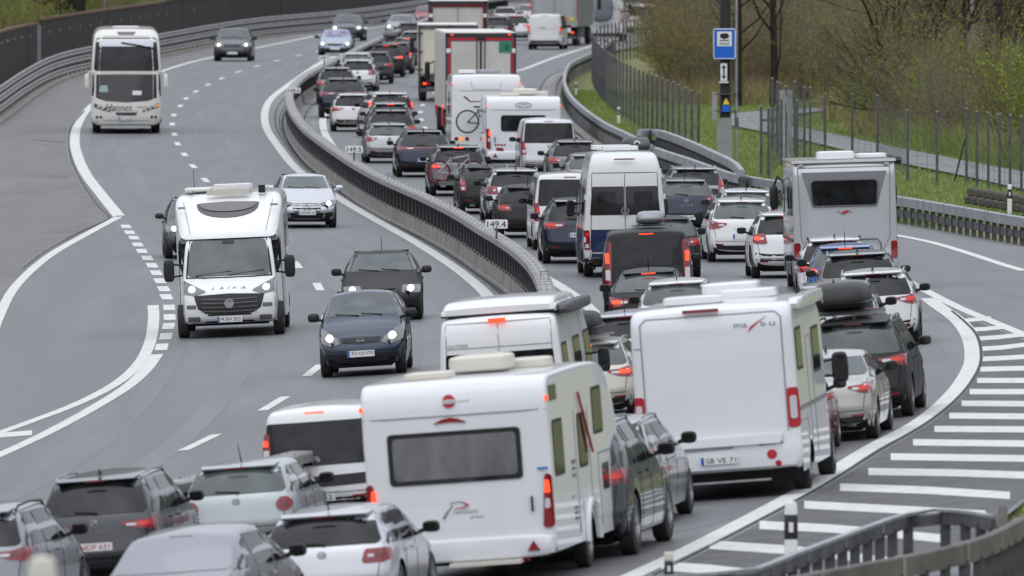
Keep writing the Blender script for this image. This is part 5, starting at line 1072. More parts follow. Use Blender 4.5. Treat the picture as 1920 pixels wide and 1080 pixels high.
# left double rail
lrail = tag(ob('guardrail', None, None, (-20, 600, 0)), 'curved triple beam steel guardrail in front of the dark noise wall', 'guardrail')
lp = eq([Vector((p.x,p.y,0)) for p in LR if p.y > 500], 2.); wprof = [(.0,-.13),(.05,-.09),(.0,-.03),(.0,.03),(.05,.09),(.0,.13),(-.03,.13),(-.03,-.13)]
for z in (.28, .68, 1.06):
    for i in range(0, len(lp)-3, 3): kid(sweep('beam', lp[i:i+4], [(a, h+z) for a, h in wprof], 'galvold', None), lrail)
pp = MB().box(0,0,.55,.10,.14,1.1).build('post', 'galvdark', None)
for p in lp[::2][:290]: kid(ob('post', pp, None, (p.x-.10, p.y, p.z)), lrail)
kerb = struct(sweep('kerb', lp, [(.25,-.1),(.25,.12),(.55,.12),(.6,-.1)], 'concrete_dark', None))
# noise wall behind it
nw = tag(ob('noise_wall', None, None, (-22, 700, 0)), 'tall dark timber noise wall with rusty top edge behind the left guardrail', 'wall')
wp = eq(offset(lp, -2.2), 4.); gap = at(78,150).y; k_ = min(range(len(wp)), key=lambda i: abs((wp[i].x/wp[i].y*F+960)-70))
for i in range(len(wp)-1):
    if i == k_: continue
    a, c = wp[i], wp[i+1]; a2, c2 = a.lerp(c, .01), c.lerp(a, .01); up = 2.45 if i < k_ else 2.62
    kid(sweep('wall_panel', [a2, c2], [(-.06,-.2),(-.06,up-.12),(.06,up-.12),(.06,-.2)], 'dark_wood', None, ang=None), nw)
    kid(sweep('wall_coping', [a2, c2], [(-.10,up-.12),(-.10,up),(.10,up),(.10,up-.12)], 'rust_wood' if i < k_+26 else 'dark_wood', None, ang=None), nw)
    if i % 16 == 4: kid(ob('steel_post', MB().box(0,0,up/2,.06,.10,up).build('steel_post', 'galvdark', None), None, (a.x+.14, a.y, a.z)), nw)
    stud = MB().box(0,0,0,.10,.05,.10).build('reflector_stud', 'galv', None)
    if i % 2 == 0: kid(ob('reflector_stud', stud, None, (a.x+.12, a.y+1.4, a.z+1.9)), nw)
q = wp[k_]; kid(ob('steel_post', MB().box(0,0,1.15,.30,.2,2.3).build('steel_post', 'galv', None), None, (q.x+.1, q.y, q.z)), nw)
# grey retaining wall at the far end
fw_ = tag(ob('retaining_wall', None, None, (0, 1090, 0)), 'weathered grey concrete wall closing the view behind the farthest cars', 'wall')
for i in range(8): kid(ob('wall_panel', MB().box(-18+5.0*i+2.5, 1090, 1.2, 4.94, .4, 4.0).build('wall_panel', 'concrete_dark', None)), fw_)
for i in range(60): kid(ob('railing_post', MB().box(-18+.66*i, 1090, 3.4, .18, .2, .5).build('railing_post', 'galvdark', None)), fw_)

M['galvlight'] = pr('new_galvanised_steel', (.45,.46,.48), .5, .3, fn=noisecol(3, (.38,.39,.41), (.55,.56,.58)))
def rail_thing(name, label, cat, path, top, n_post, step, light='galv', depth=.22, w=.16, wallh=None, posts=True, post_w=.12, segl=3, boards=True):
    o = tag(ob(name, None, None, tuple(path[0])), label, cat); p = eq([Vector((q.x,q.y,0)) for q in path], step)
    for i in range(0, len(p)-segl, segl):
        sg = p[i:i+segl+1]; sg = [sg[0].lerp(sg[1], .01)]+sg[1:-1]+[sg[-1].lerp(sg[-2], .01)]
        kid(sweep('beam', sg, [(-w/2,top-depth),(-w/2,top-.02),(-w/2+.02,top),(w/2-.02,top),(w/2,top-.02),(w/2,top-depth)], light, None), o)
        if boards: kid(sweep('lower_beam', sg, [(-.03,top-depth-.30),(-.03,top-depth-.1),(.03,top-depth-.1),(.03,top-depth-.30)], 'galvdark', None), o)
        if i and len(sg) > 1:
            a, c = sg[0], sg[1]; e = a.lerp(c, .09/max(.1, (c-a).length)); kid(sweep('joint_plate', [a, e], [(-w/2-.004,top-depth-.003),(-w/2-.004,top+.004),(w/2+.004,top+.004),(w/2+.004,top-depth-.003)], 'galvold', None, ang=None), o)
    if posts:
        pm = MB().box(0,0,(top-depth)/2,post_w,.14,top-depth+.2).build('post', 'galvdark', None)
        for q in p[::1][:n_post]: kid(ob('post', pm, None, (q.x, q.y, q.z-.05)), o)
    return o, p
RRp = [q for q in RR]
ra = [q for q in RRp if q.y < 470]; rb_ = [q for q in RRp if q.y >= 466]
rail_thing('guardrail', 'grey box guardrail with open posts right of the slip road, below the wire fence', 'guardrail', ra, .72, 280, 1.35, depth=.26)
rail_thing('guardrail', 'curved grey guardrail with closed dark lower board beside the dense deer fence', 'guardrail', rb_, .72, 280, 1.35, depth=.20)
cw = struct(sweep('kerb', eq([Vector((q.x,q.y,0)) for q in rb_], 3.), [(-.62,-.1),(-.62,.10),(-.40,.10),(-.36,-.1)], 'concrete', None))
struct(sweep('verge_wall', eq([Vector((q.x,q.y,0)) for q in rb_], 3.), [(-.05,-.1),(-.05,.34),(.05,.34),(.05,-.1)], 'concrete_dark', None))
strip = eq([Vector((q.x,q.y,0)) for q in rb_], 3.); ribbon('drain_channel', offset(strip, -.8), .5, 'channel', .007, road); ribbon('tar_joint', offset(strip, -1.1), .06, 'tar_joint', .010, road)
rail_thing('guardrail', 'short upper guardrail with sloping end standing behind the main right rail near the sign column', 'guardrail', world([(1198,243),(1235,243),(1290,262),(1340,284),(1376,302),(1395,322)], .95, 6), .95, 60, 1.35, depth=.26)
b_ = world([(1190,1092),(1330,1082),(1407,1077),(1497,1043),(1613,1000),(1697,971),(1757,962),(1820,967),(1877,978)], .78, 8)
rail_thing('guardrail', 'blurred steel guardrail with dark posts curving beside the hatched area', 'guardrail', b_, .80, 80, .95, depth=.16, w=.08, light='galvdark', boards=False, post_w=.13)
sweep_cap = eq([Vector((q.x,q.y,0)) for q in b_], 1.); kid(sweep('rail_cap', sweep_cap, [(-.05,.80),(-.05,.84),(.05,.84),(.05,.80)], 'galv', None), bpy.data.objects['guardrail.003'])
o_, _ = rail_thing('guardrail', 'nearest guardrail, thick weathered beam cutting across the bottom right corner over green grass', 'guardrail', world([(1380,1105),(1503,1081),(1613,1060),(1747,1034),(1847,1007),(1930,965),(2000,925)], .86, 8), .88, 80, .8, light='galvbrown', depth=.26, w=.10, boards=False)
q = at(1880,1000,.6); ob_ = tag(ob('barrier_end_post', MB().sup((0,0,.45),(.07,.07,.52),5,12,8).build('barrier_end_post', 'concrete'), None, (q.x, q.y, zg(q.x,q.y))), 'pale square end post where the two near guardrails meet', 'post')

# ------------------------------------------------------------------ kilometre boards on the median rail
def km(px, py, txt, label, w=.52):
    q = at(px, py, 1.12); o = tag(ob('distance_sign', None, None, tuple(q)), label, 'distance sign', 'distance boards on the median rail')
    ob('stem', MB().box(0,0,.12,.05,.03,.26).build('stem', 'galvdark', None), o)
    bd = ob('board', MB().sup((0,0,.33), (w/2,.012,.105), 14, 16, 6).build('board', 'plate'), o); ob('lettering', text_mesh(txt, .14, 'ink', w*.82), o, (0,-.02,.33)); return o
km(931,447,'149.4','white distance board reading 149.4, nearest and largest on the median rail'); km(664,301,'149.5','pale distance board reading 149.5 in front of the silver hatchback')
km(551,186,'149.6','small distance board reading 149.6 at the sharpest bend of the median'); km(608,122,'149.7','tiny distance board reading 149.7 just below the pale blue oncoming car')
for x, y, lab in ((850,393,'small empty grey marker frame on the median rail left of the 149.4 board'), (732,338,'small empty grey marker frame on the median rail beside the dark estate cars'), (1021,527,'small grey marker box on the near end of the median rail')):
    q = at(x, y, 1.12); tag(ob('marker', MB().box(-.08,0,.10,.02,.03,.20).box(.08,0,.10,.02,.03,.20).box(0,0,.20,.18,.03,.02).build('marker', 'galvold', None), None, tuple(q)), lab, 'marker')

# ------------------------------------------------------------------ delineator posts
def delin(px, py, h, label, top='yellow', black=True, w=.11):
    q = at(px, py); o = tag(ob('delineator_post', None, None, tuple(q)), label, 'delineator post')
    ob('post_body', MB().sup((0,0,h/2), (w/2,w/2.4,h/2), 7, 12, 8).build('post_body', 'plate'), o)
    if black: ob('black_band', MB().sup((0,0,h*.68), (w/2+.004,w/2.4+.004,h*.17), 9, 12, 6).build('black_band', 'ink'), o); ob('reflector', MB().box(0,-w/2.4-.008,h*.68,w*.34,.01,h*.12).build('reflector', 'plate', None), o)
    if top == 'yellow': ob('post_cap', MB().sup((0,0,h*.93), (w/2+.01,w/2,h*.09), 6, 12, 6).build('post_cap', 'stain'), o)
delin(1160,231,.62,'white delineator with cream cap in front of the dense deer fence'); delin(1080,178,.55,'pale delineator inside the right rail bend, upper one'); delin(1067,150,.55,'small delineator on the right rail at the top of the bend', 'x')
delin(1893,402,.85,'white delineator post at the right end of the slip road rail', 'x', True, .13)
delin(1483,1092,1.05,'blurred black and white delineator post standing before the near guardrail', 'x', True, .17); delin(1254,1128,.62,'blurred cream topped delineator post at the bottom edge right of the caravan')
q = (-2.86*1.0, 85, zg(-2.86, 85)); tag(ob('marker_post', MB().sup((0,0,2.78), (.10,.10,2.80), 9, 16, 12).build('marker_post', 'stain'), None, ((78-960)/F*85, 85, zg((78-960)/F*85, 85))), 'out of focus pale round topped post close to the camera at bottom left', 'post')

# ------------------------------------------------------------------ sign column
q = at(1358,295); s = KS*(295-HOR); o = tag(ob('sign_column', None, None, tuple(q)), 'tall grey and brown column carrying a blue road sign beside the right verge', 'sign column')
pr('column_brown', (.045,.04,.036), .7, fn=noisecol(1.5, (.035,.03,.028), (.065,.058,.052))); pr('column_grey', (.27,.27,.275), .7, fn=noisecol(1.2, (.24,.24,.245), (.32,.32,.325)))
ob('column_base', MB().box(0,0,.64,.50,.40,1.36).build('column_base', 'column_grey', None), o); ob('column_shaft', MB().box(-.13,0,5.1,.05,.36,7.5).box(.20,0,5.1,.05,.36,7.5).box(0.03,0,5.1,.30,.06,7.5).build('column_shaft', 'column_brown', None), o)
ob('side_pole', MB().tube([(.40,0,-.1),(.40,0,9)], .055, 10).build('side_pole', 'galv'), o); ob('clamp_band', MB().box(.05,0,1.58,.75,.44,.04).box(.05,0,2.15,.75,.44,.04).build('clamp_band', 'galvdark', None), o)
ob('cabinet', MB().box(-.33,0,1.75,.16,.42,.95).build('cabinet', 'column_grey', None), o); ob('bracket', MB().box(.42,-.05,1.2,.14,.12,.3).build('bracket', 'galvdark', None), o)
ob('arrow_plate', MB().sup((-.02,-.22,2.90), (.115,.015,.30), 14, 16, 6).build('arrow_plate', 'signwhite'), o)
ar = MB(); ar.box(-.02,-.245,2.90,.045,.01,.30).add([(-.10,-.245,3.03),(.06,-.245,3.03),(-.02,-.245,3.15),(-.10,-.245,2.77),(.06,-.245,2.77),(-.02,-.245,2.65)], [(0,1,2),(3,5,4)]); ob('arrow', ar.build('arrow', 'ink', None), o)
ob('small_plate', MB().box(-.02,-.22,2.56,.32,.02,.07).build('small_plate', 'stain', None), o); ob('warning_sticker', MB().box(.06,-.22,1.66,.26,.02,.22).build('warning_sticker', 'signblue', None), o); ob('warning_sticker', MB().add([(-.06,-.225,1.80),(.18,-.225,1.80),(.06,-.225,2.02)], [(0,1,2)]).build('warning_sticker', 'yellow', None), o)
sg = tag(ob('road_sign', None, None, (q.x, q.y-.28, q.z)), 'blue rectangular road sign with a tanker pictogram mounted on the tall column', 'road sign')
ob('sign_panel', MB().sup((0,0,3.86), (.375,.018,.53), 16, 24, 8).build('sign_panel', 'signblue'), sg); ob('sign_border', MB().tube([(x, -.024, 3.86+z) for x, z in ((-.34,-.50),(.34,-.50),(.365,-.47),(.365,.47),(.34,.50),(-.34,.50),(-.365,.47),(-.365,-.47),(-.34,-.50))], .016, 4).build('sign_border', 'signwhite'), sg)
ob('pictogram_field', MB().box(0,-.024,4.03,.50,.012,.50).build('pictogram_field', 'signwhite', None), sg)
b = MB().sup((0,-.036,4.13), (.155,.008,.095), 2.4, 24, 8).box(0,-.036,3.975,.30,.012,.022).box(0,-.036,4.01,.03,.012,.08); b.lathe([(-.042,.033),(-.028,.033),(-.028,.001)], 12, 'Y', (-.13,0,3.975)).lathe([(-.042,.033),(-.028,.033),(-.028,.001)], 12, 'Y', (.13,0,3.975))
ob('pictogram', b.build('pictogram', 'ink'), sg)
b = MB()
for k in range(2): b.tube([(-.18+.06*i, -.034, 3.875-.035*k+(.012 if i % 2 else -.006)) for i in range(7)], .007, 4)
ob('wave_lines', b.build('wave_lines', 'ink'), sg)

# ------------------------------------------------------------------ wire fences
FP = MB().tube([(0,0,-.1),(0,0,2.2)], .043, 8).build('post', 'galvdark'); FC = MB().sup((0,0,2.22), (.05,.05,.04), 2, 10, 6).build('post_cap', 'concrete')
def fence(label, pts, hs=2.2, wires=7, wr=.012, netting=0, capsc=1):
    o = tag(ob('wire_fence', None, None, tuple(pts[0])), label, 'fence')
    for p in pts:
        a = kid(ob('post', FP, None, (p.x, p.y, p.z)), o); a.scale = (1,1,hs/2.2); ob('post_cap', FC, a)
    m_ = MB()
    for k in range(wires):
        z = .25+(hs-.35)*k/(wires-1)
        m_.tube([p+Vector((0,0,z)) for p in pts], wr, 3, False)
    if netting:
        for a, c in zip(pts, pts[1:]):
            d = (c-a).length; n_ = max(1, int(d/netting))
            for k in range(n_): p = a.lerp(c, k/n_); m_.tube([p+Vector((0,0,.05)), p+Vector((0,0,hs-.1))], .006, 3, False)
    kid(stuff(ob('wire_mesh', m_.build('wire_mesh', 'galvdark', None))), o); return o
def ground_pts(path, step): return eq([Vector((p.x,p.y,0)) for p in path], step)
f1 = cr([at(x, y) for x, y in [(1310,294),(1285,282),(1262,268),(1235,256),(1212,245),(1190,232),(1165,216),(1143,200),(1128,184),(1117,168),(1111,150),(1113,135)]], 5)
f1t = sorted([(1310,294),(1285,282),(1262,268),(1235,256),(1212,245),(1190,232),(1165,216),(1143,200),(1128,184),(1117,168),(1111,150)])
fence('long dense deer fence with pale capped posts curving along the right verge', [at(x, interp(f1t, x)) for x in (1310,1297,1285,1273,1262,1252,1242,1232,1223,1214,1206,1198,1190,1182,1175,1168,1162,1156,1151,1146,1141,1136,1132,1128,1124,1121,1118,1115,1113,1111)], 2.15, 8, .005, 1.0)
fence('farther stretch of deer fence rising behind the bend towards the lorry', [at(x, 131-30*((x-1119)/106)**.55) for x in range(1119, 1226, 7)], 2.0, 7, .008)
fence('right hand wire fence with tall spaced posts in front of the gravel path', [at(x, y) for x, y in [(1427,326),(1441,331),(1465,309),(1494,313),(1547,296),(1598,296),(1645,300),(1702,336),(1757,340)]], 2.15, 8, .0045, .9)
fence('closely posted fence stretch at the far right of the path', [at(x, y) for x, y in [(1812,340),(1832,347),(1853,350),(1874,353),(1894,356),(1915,360),(1945,364)]], 2.25, 8, .0045, .9)
fence('short gated fence cluster with thick posts beside the path left of the motorhome roof', [at(x, y) for x, y in [(1448,280),(1457,289),(1463,292),(1474,300),(1490,288),(1508,302),(1519,303)]], 2.45, 7, .005, 1.2)
q = at(1810,340); tag(ob('fence_brace', MB().tube([(-.35,-.1,0),(.0,0,1.35)], .03, 6).build('fence_brace', 'black'), None, tuple(q)), 'thin dark slanted brace leaning on a fence post at far right', 'brace')
q = at(1470,300); tag(ob('gate_panel', MB().box(0,0,1.2,.30,.06,2.3).box(.2,.3,1.2,.16,.06,2.3).tube([(.26,-.1,.6),(.02,-.1,2.3)], .03, 6).build('gate_panel', 'galv'), None, tuple(q)), 'narrow grey steel gate standing open in the fence cluster by the path', 'gate')
q0, q1 = at(1818,382), at(1935,402); sw = tag(ob('stone_wall', None, None, tuple(q0)), 'low dark dry stone edging at the far right above the slip road rail', 'stone wall')
pr('dark_stone', (.06,.055,.05), .9, fn=noisecol(3, (.03,.027,.024), (.11,.10,.09), .6))
for r in range(2):
    for i in range(9): c = q0.lerp(q1, (i+.5*r)/8.5); kid(ob('stone', MB().sup((0,0,0), (.16+.03*random.random(),.2,.13), 3.5, 10, 6).build('stone', 'dark_stone'), None, (c.x, c.y, c.z+.12+.24*r), (0,random.uniform(-.1,.1),random.uniform(-.4,.4))), sw)
# gravel path
def area(name, up, lo, mk, lift):
    U, Lo = resample(up, 24), resample(lo, 24); vs = []
    for a, c in zip(U, Lo):
        for k in range(4): p = at(a[0]+(c[0]-a[0])*k/3, a[1]+(c[1]-a[1])*k/3); vs.append((p.x, p.y, zg(p.x,p.y)+lift))
    b = MB(); b.add(vs, [(j*4+i, j*4+i+1, (j+1)*4+i+1, (j+1)*4+i) for j in range(23) for i in range(3)]); return ob(name, b.build(name, mk, None))
struct(area('path', [(1372,213),(1405,209),(1450,207),(1545,201)], [(1366,232),(1415,227),(1470,216),(1548,207)], 'path_gravel', .0)); struct(area('path', [(1368,218),(1420,226),(1480,236),(1545,247),(1620,264),(1700,280),(1800,300),(1960,330)], [(1368,234),(1400,241),(1470,254),(1550,273),(1620,290),(1700,308),(1800,328),(1960,364)], 'path_gravel', .006))
# ring of wooded valley sides, unseen, added to darken low reflections in glass and paint
def unseen_hills():
    vs = []; fs = []; n = 96; rr_ = random.Random(3); ph = [rr_.uniform(0,6.28) for _ in range(6)]
    for j, (r, hfac) in enumerate(((1500,0),(1650,.28),(1850,.6),(2150,.85),(2600,1.0))):
        for i in range(n):
            a = 2*math.pi*i/n; h = 290+70*math.sin(2*a+ph[0])+30*math.sin(5*a+ph[1])+20*math.sin(11*a+ph[2])+15*math.sin(23*a+ph[3]); vs.append((r*math.sin(a), 300+r*math.cos(a), h*hfac-3))
    for j in range(4):
        for i in range(n): fs.append((j*n+i, j*n+(i+1)%n, (j+1)*n+(i+1)%n, (j+1)*n+i))
    return MB().add(vs, fs)
pr('hill_forest', (.04,.05,.025), .95, 0, 0, .1, fn=noisecol(.02, (.045,.052,.045), (.09,.098,.08), 0, c3=(.10,.095,.085), s3=.004))
struct(ob('unseen_hills', unseen_hills().build('unseen_hills', 'hill_forest', 60)))
# ------------------------------------------------------------------ vegetation
def plant(seed, stems, h, lean=.25, lv=3, r0=.035, kids=(4,5,4), twig=.5, leaves=2, lsize=.06, start=0, up=.25, trunk_h=0, seg=(4,3,3,2)):
    R = random.Random(seed); A, Lf = MB(), MB()
    def rv(): return Vector((R.gauss(0,1), R.gauss(0,1), R.gauss(0,1))).normalized()
    def br(p, d, l, r, level):
        n = seg[min(level, 3)]; pts = [p]; rs = [r]; dirs = []
        for i in range(n):
            d = (d+rv()*(.16 if level == 0 else .22)+Vector((0,0,up*(.35 if level else .1)))).normalized(); p = p+d*l/n; pts.append(p); rs.append(max(.004, r*(1-.75*(i+1)/n))); dirs.append(d)
        A.tube(pts, rs, 5 if level == 0 and r > .08 else 3, False)
        if level < lv:
            for k in range(kids[min(level, len(kids)-1)]):
                t = (.35 if level == 0 and trunk_h == 0 else (trunk_h if level == 0 else .2))+R.random()*(.62 if level else (.62 if trunk_h == 0 else .98-trunk_h)); j = min(int(t*n), n-1); q = pts[j].lerp(pts[j+1], t*n-j)
                nd = (dirs[j]*R.uniform(.5,.9)+rv()*.75).normalized(); 
                if nd.z < -.1: nd.z *= -.5
                br(q, nd, l*R.uniform(.38,.62), rs[j]*.55, level+1)
        if level >= lv-1 and leaves:
            for k in range(leaves):
                j = R.randrange(len(pts)-1); q = pts[j].lerp(pts[j+1], R.random())+rv()*.04; a, b_ = rv()*lsize, rv()*lsize*.7; Lf.add([q-a, q+b_, q+a, q-b_], [(0,1,2,3)])
    for s in range(stems):
        a = R.random()*6.283; ln = R.uniform(.05, lean); d = Vector((math.cos(a)*ln, math.sin(a)*ln, 1)).normalized()
        br(Vector((math.cos(a)*.12*start, math.sin(a)*.12*start, -.1)), d, h*R.uniform(.75,1.05), r0*R.uniform(.7,1.1), 0)
    return A, Lf
VEG = []
def veg(key, stem_mat, leaf_mat, **k):
    A, L_ = plant(**k); VEG.append((A.build('stems', stem_mat, 60), L_.build('foliage', leaf_mat, None) if L_.v else None)); return len(VEG)-1
shr = [veg('s', ('brown_bark','twig_grey','twig_red','brown_bark','twig_grey')[i], 'leaf_olive', seed=11+i, stems=9, h=4.6, lean=.45, lv=2, r0=.028, kids=(7,5), leaves=(4,1,1,3,2)[i], lsize=.045, start=2.2, seg=(5,3,2,2)) for i in range(5)]
shg = [veg('g', 'brown_bark', 'leaf_green', seed=31+i, stems=8, h=3.6, lean=.55, lv=2, r0=.022, kids=(7,5), leaves=9, lsize=.06, start=2.0, seg=(4,3,2,2)) for i in range(3)]
tre = [veg('t', 'bark', 'leaf_olive', seed=51+i, stems=1, h=11, lean=.08, lv=3, r0=.19, kids=(15,6,4), leaves=2, lsize=.06, trunk_h=.10, seg=(9,4,3,2)) for i in range(3)]
trb = [veg('b', 'brown_bark', 'leaf_olive', seed=71+i, stems=3, h=9, lean=.16, lv=3, r0=.10, kids=(10,6,4), leaves=3, lsize=.055, trunk_h=.05, start=1.5, seg=(8,4,3,2)) for i in range(3)]
fan = veg('fan', 'bark', 'leaf_olive', seed=93, stems=8, h=6.0, lean=.8, lv=3, r0=.11, kids=(9,5,4), leaves=1, lsize=.04, trunk_h=.15, start=1.2, up=.3, seg=(7,4,3,2))
big = veg('big', 'bark', 'leaf_green', seed=97, stems=2, h=9, lean=.5, lv=3, r0=.42, kids=(10,6,4), leaves=5, lsize=.09, trunk_h=.12, start=4, seg=(8,5,4,2))
dark = veg('dark', 'bark', 'leaf_olive', seed=99, stems=1, h=12, lean=.02, lv=3, r0=.16, kids=(20,5,4), leaves=2, lsize=.06, trunk_h=.20, seg=(9,4,3,2), up=.6)
A_, L_ = plant(seed=199, stems=1, h=12, lean=.02, lv=2, r0=.05, kids=(14,5), leaves=3, lsize=.06, trunk_h=.3, seg=(9,4,3,2))
A_.tube([(0,0,-.2),(.02,0,2),(-.03,.02,4),(.04,0,6.5),(0,0,9),(.05,0,12)], [.17,.145,.13,.12,.10,.06], 9)
for z_, a_, l_ in ((2.9,2.6,2.2),(3.4,.4,1.6),(3.8,3.4,2.4),(4.6,.2,2.0),(5.2,2.9,2.6)): A_.tube([(0,0,z_),(math.cos(a_)*l_*.5,.1,z_+l_*.35),(math.cos(a_)*l_,.2,z_+l_*1.0)], [.06,.045,.015], 5)
VEG.append((A_.build('stems', 'bark', 60), L_.build('foliage', 'leaf_olive', None))); strait = len(VEG)-1
def grow(v, name, X, Y, sc, label, cat='tree', group=None, rz=None):
    o = tag(ob(name, None, None, (X, Y, zg(X, Y)-.1), (0,0,random.random()*6.28 if rz is None else rz)), label, cat, group); o.scale = (sc,sc,sc)
    st, lf = VEG[v]; ob('trunk' if 'tree' in name else 'stems', st, o)
    if lf: ob('crown' if 'tree' in name else 'foliage', lf, o)
    return o
def gp_(px, py): return at(px, py)
q = gp_(1690,243); grow(fan, 'fan_shaped_tree', q.x, q.y-7, 1.15, 'bare dark tree with fanned limbs rising from the brush right of the path', rz=.4)
q = gp_(1451,196); grow(strait, 'dark_trunk_tree', q.x, q.y, 1.05, 'straight black trunked tree right of the blue sign column', rz=1.)
q = gp_(1386,197); grow(strait, 'slender_tree', q.x, q.y, .8, 'slender dark tree directly beside the sign column pole', rz=2.7)
q = gp_(1585,170); grow(dark, 'leaning_tree', q.x, q.y, .55, 'short dark stem in the brown brush between the path bend and the fanned tree', rz=4.)
q = gp_(1838,120); grow(tre[0], 'roadside_tree', q.x, q.y, 1.1, 'dark double trunk at the top right corner above the grassy bank', rz=5.)
q = gp_(1262,150); grow(tre[1], 'roadside_tree', q.x, q.y, .8, 'dark stem leaning in the yellowish thicket left of the sign column', rz=2.)
R = random.Random(5)
edge = [(1218,182),(1250,190),(1330,196),(1440,192),(1500,180),(1545,176),(1572,214),(1640,250),(1700,264),(1800,286),(1920,310),(2000,325)]
E = [at(x, y) for x, y in edge]
def edge_pt(t):
    t *= len(E)-1; i = min(int(t), len(E)-2); return E[i].lerp(E[i+1], t-i)
for i in range(210):
    q = edge_pt(R.random()); d = R.random()**1.5*70+.5; X, Y = q.x+R.uniform(-1,1)+d*.05, q.y+d
    X = max(X, (1203-960)/F*Y+1.5)
    k = R.choice(shr+shr+shr+shg[:1]); g = k in shg
    if X/Y*F+960 > 1780 and R.random() < .45: k = R.choice(shg); g = True
    grow(k, 'wild_shrub', X, Y, R.uniform(.5,.95), 'fresh green leafed shrub in the roadside thicket beyond the path' if g else 'brown twiggy shrub with sparse olive buds in the roadside thicket', 'shrub', 'leafy green shrubs of the thicket' if g else 'bare brown shrubs of the thicket')
for i in range(75):
    px = R.uniform(1205, 1960); py = R.uniform(20, 150); q = at(px, py); q.x = max(q.x, (1203-960)/F*q.y+2.6)
    grow(R.choice(trb+trb+tre[:2]), 'woodland_tree', q.x, q.y, R.uniform(.7,1.15), 'bare budding woodland tree in the dense right hand forest', 'tree', 'bare trees of the right hand woodland')
# left, beyond the noise wall
q = at(128,130); X0, Y0 = (128-960)/F*640, 640
grow(big, 'old_tree', (138-960)/F*775, 775, .95, 'big old tree with thick dark spreading limbs behind the noise wall at top left', rz=.9)
for i in range(90):
    Y = R.uniform(700, 1000); px = R.uniform(-60, 900) if Y > 800 else R.uniform(-60, 420); X = (px-960)/F*Y
    if X > xl_(Y)-5: X = xl_(Y)-5-R.random()*10
    k = R.choice(shg+shr+trb); g = k in shg
    grow(k, 'background_tree' if not g else 'background_shrub', X, Y, R.uniform(.7,1.1), 'pale green shrub behind the noise wall on the left' if g else 'bare brownish tree behind the noise wall on the left', 'shrub' if g else 'tree', 'green shrubs behind the noise wall' if g else 'bare trees behind the noise wall')
for i, x in enumerate((196, 392)):
    Y = (800, 870)[i]; tag(ob('thin_pole', MB().tube([(0,0,0),(0,0,7)], .05, 6).build('thin_pole', 'galv'), None, ((x-960)/F*Y, Y, 0)), ('thin grey pole behind the noise wall, left of the coach roof', 'thin grey pole behind the noise wall, right of the coach roof')[i], 'pole')
for i, (x, hh) in enumerate(((1632+186, 9), (1878, 8))):
    Y = 640; tag(ob('slanted_pole', MB().tube([(0,0,0),(.3*(-1)**i,0,hh)], .16, 8).build('slanted_pole', ('galvold', 'bark')[i]), None, ((x-960)/F*Y, Y, 0)), ('grey broken trunk post high at the top right edge', 'dark upright trunk post at the top right beside the grey one')[i], 'pole')
# undergrowth: thousands of fine upright stems and blades
def tuft(name, mk, n, fn, hmin, hmax, w, lean=.35, per=1):
    b = MB(); vs, fs = b.v, b.f
    for _ in range(n):
        X, Y = fn()
        for _k in range(per):
            x, y = X+R.gauss(0,.22), Y+R.gauss(0,.22); h = R.uniform(hmin, hmax); a = R.gauss(0,lean)*h; c = R.gauss(0,lean)*h; z = zg(x,y)-.1; i0 = len(vs)
            vs += [(x-w,y,z),(x+w,y,z),(x+w*.7+a*.4,y+c*.4,z+h*.55),(x-w*.7+a*.4,y+c*.4,z+h*.55),(x+a,y+c,z+h)]; fs += [(i0,i0+1,i0+2,i0+3),(i0+3,i0+2,i0+4)]
    return stuff(ob(name, b.build(name, mk, None)))
def thicket():
    q = edge_pt(R.random()); d = R.random()**1.5*90; return q.x+R.uniform(-.5,.5)+d*.05, q.y+d+R.uniform(0,2)
def bank():
    q = edge_pt(.72+.28*R.random()); d = R.random()**1.2*70; return q.x+R.uniform(-.5,.5), q.y+d
tuft('undergrowth', 'stem_brown', 9000, thicket, .3, 1.5, .009, .5, 3); tuft('undergrowth', 'stem_olive', 8000, thicket, .2, 1.2, .011, .55, 3)
tuft('undergrowth', 'stem_red', 1200, lambda: ((lambda q: (q.x+R.gauss(0,1.2), q.y+R.uniform(0,14)))(at(1525,178))), .4, 2.0, .014, .4, 3)
tuft('tall_grass', 'blade_green', 11000, bank, .3, 1.1, .013, .35, 3)
def verge():
    Y = R.uniform(390, 640); x0 = xr_(Y)+.6; return x0+R.random()**1.2*11, Y
tuft('verge_grass', 'blade_green', 26000, verge, .05, .16, .012, .5, 3)
def nearv(): Y = R.uniform(150, 222); return xr_(Y)+.3+R.random()*2.5, Y
tuft('verge_grass', 'blade_green', 9000, nearv, .06, .22, .010, .5, 3)
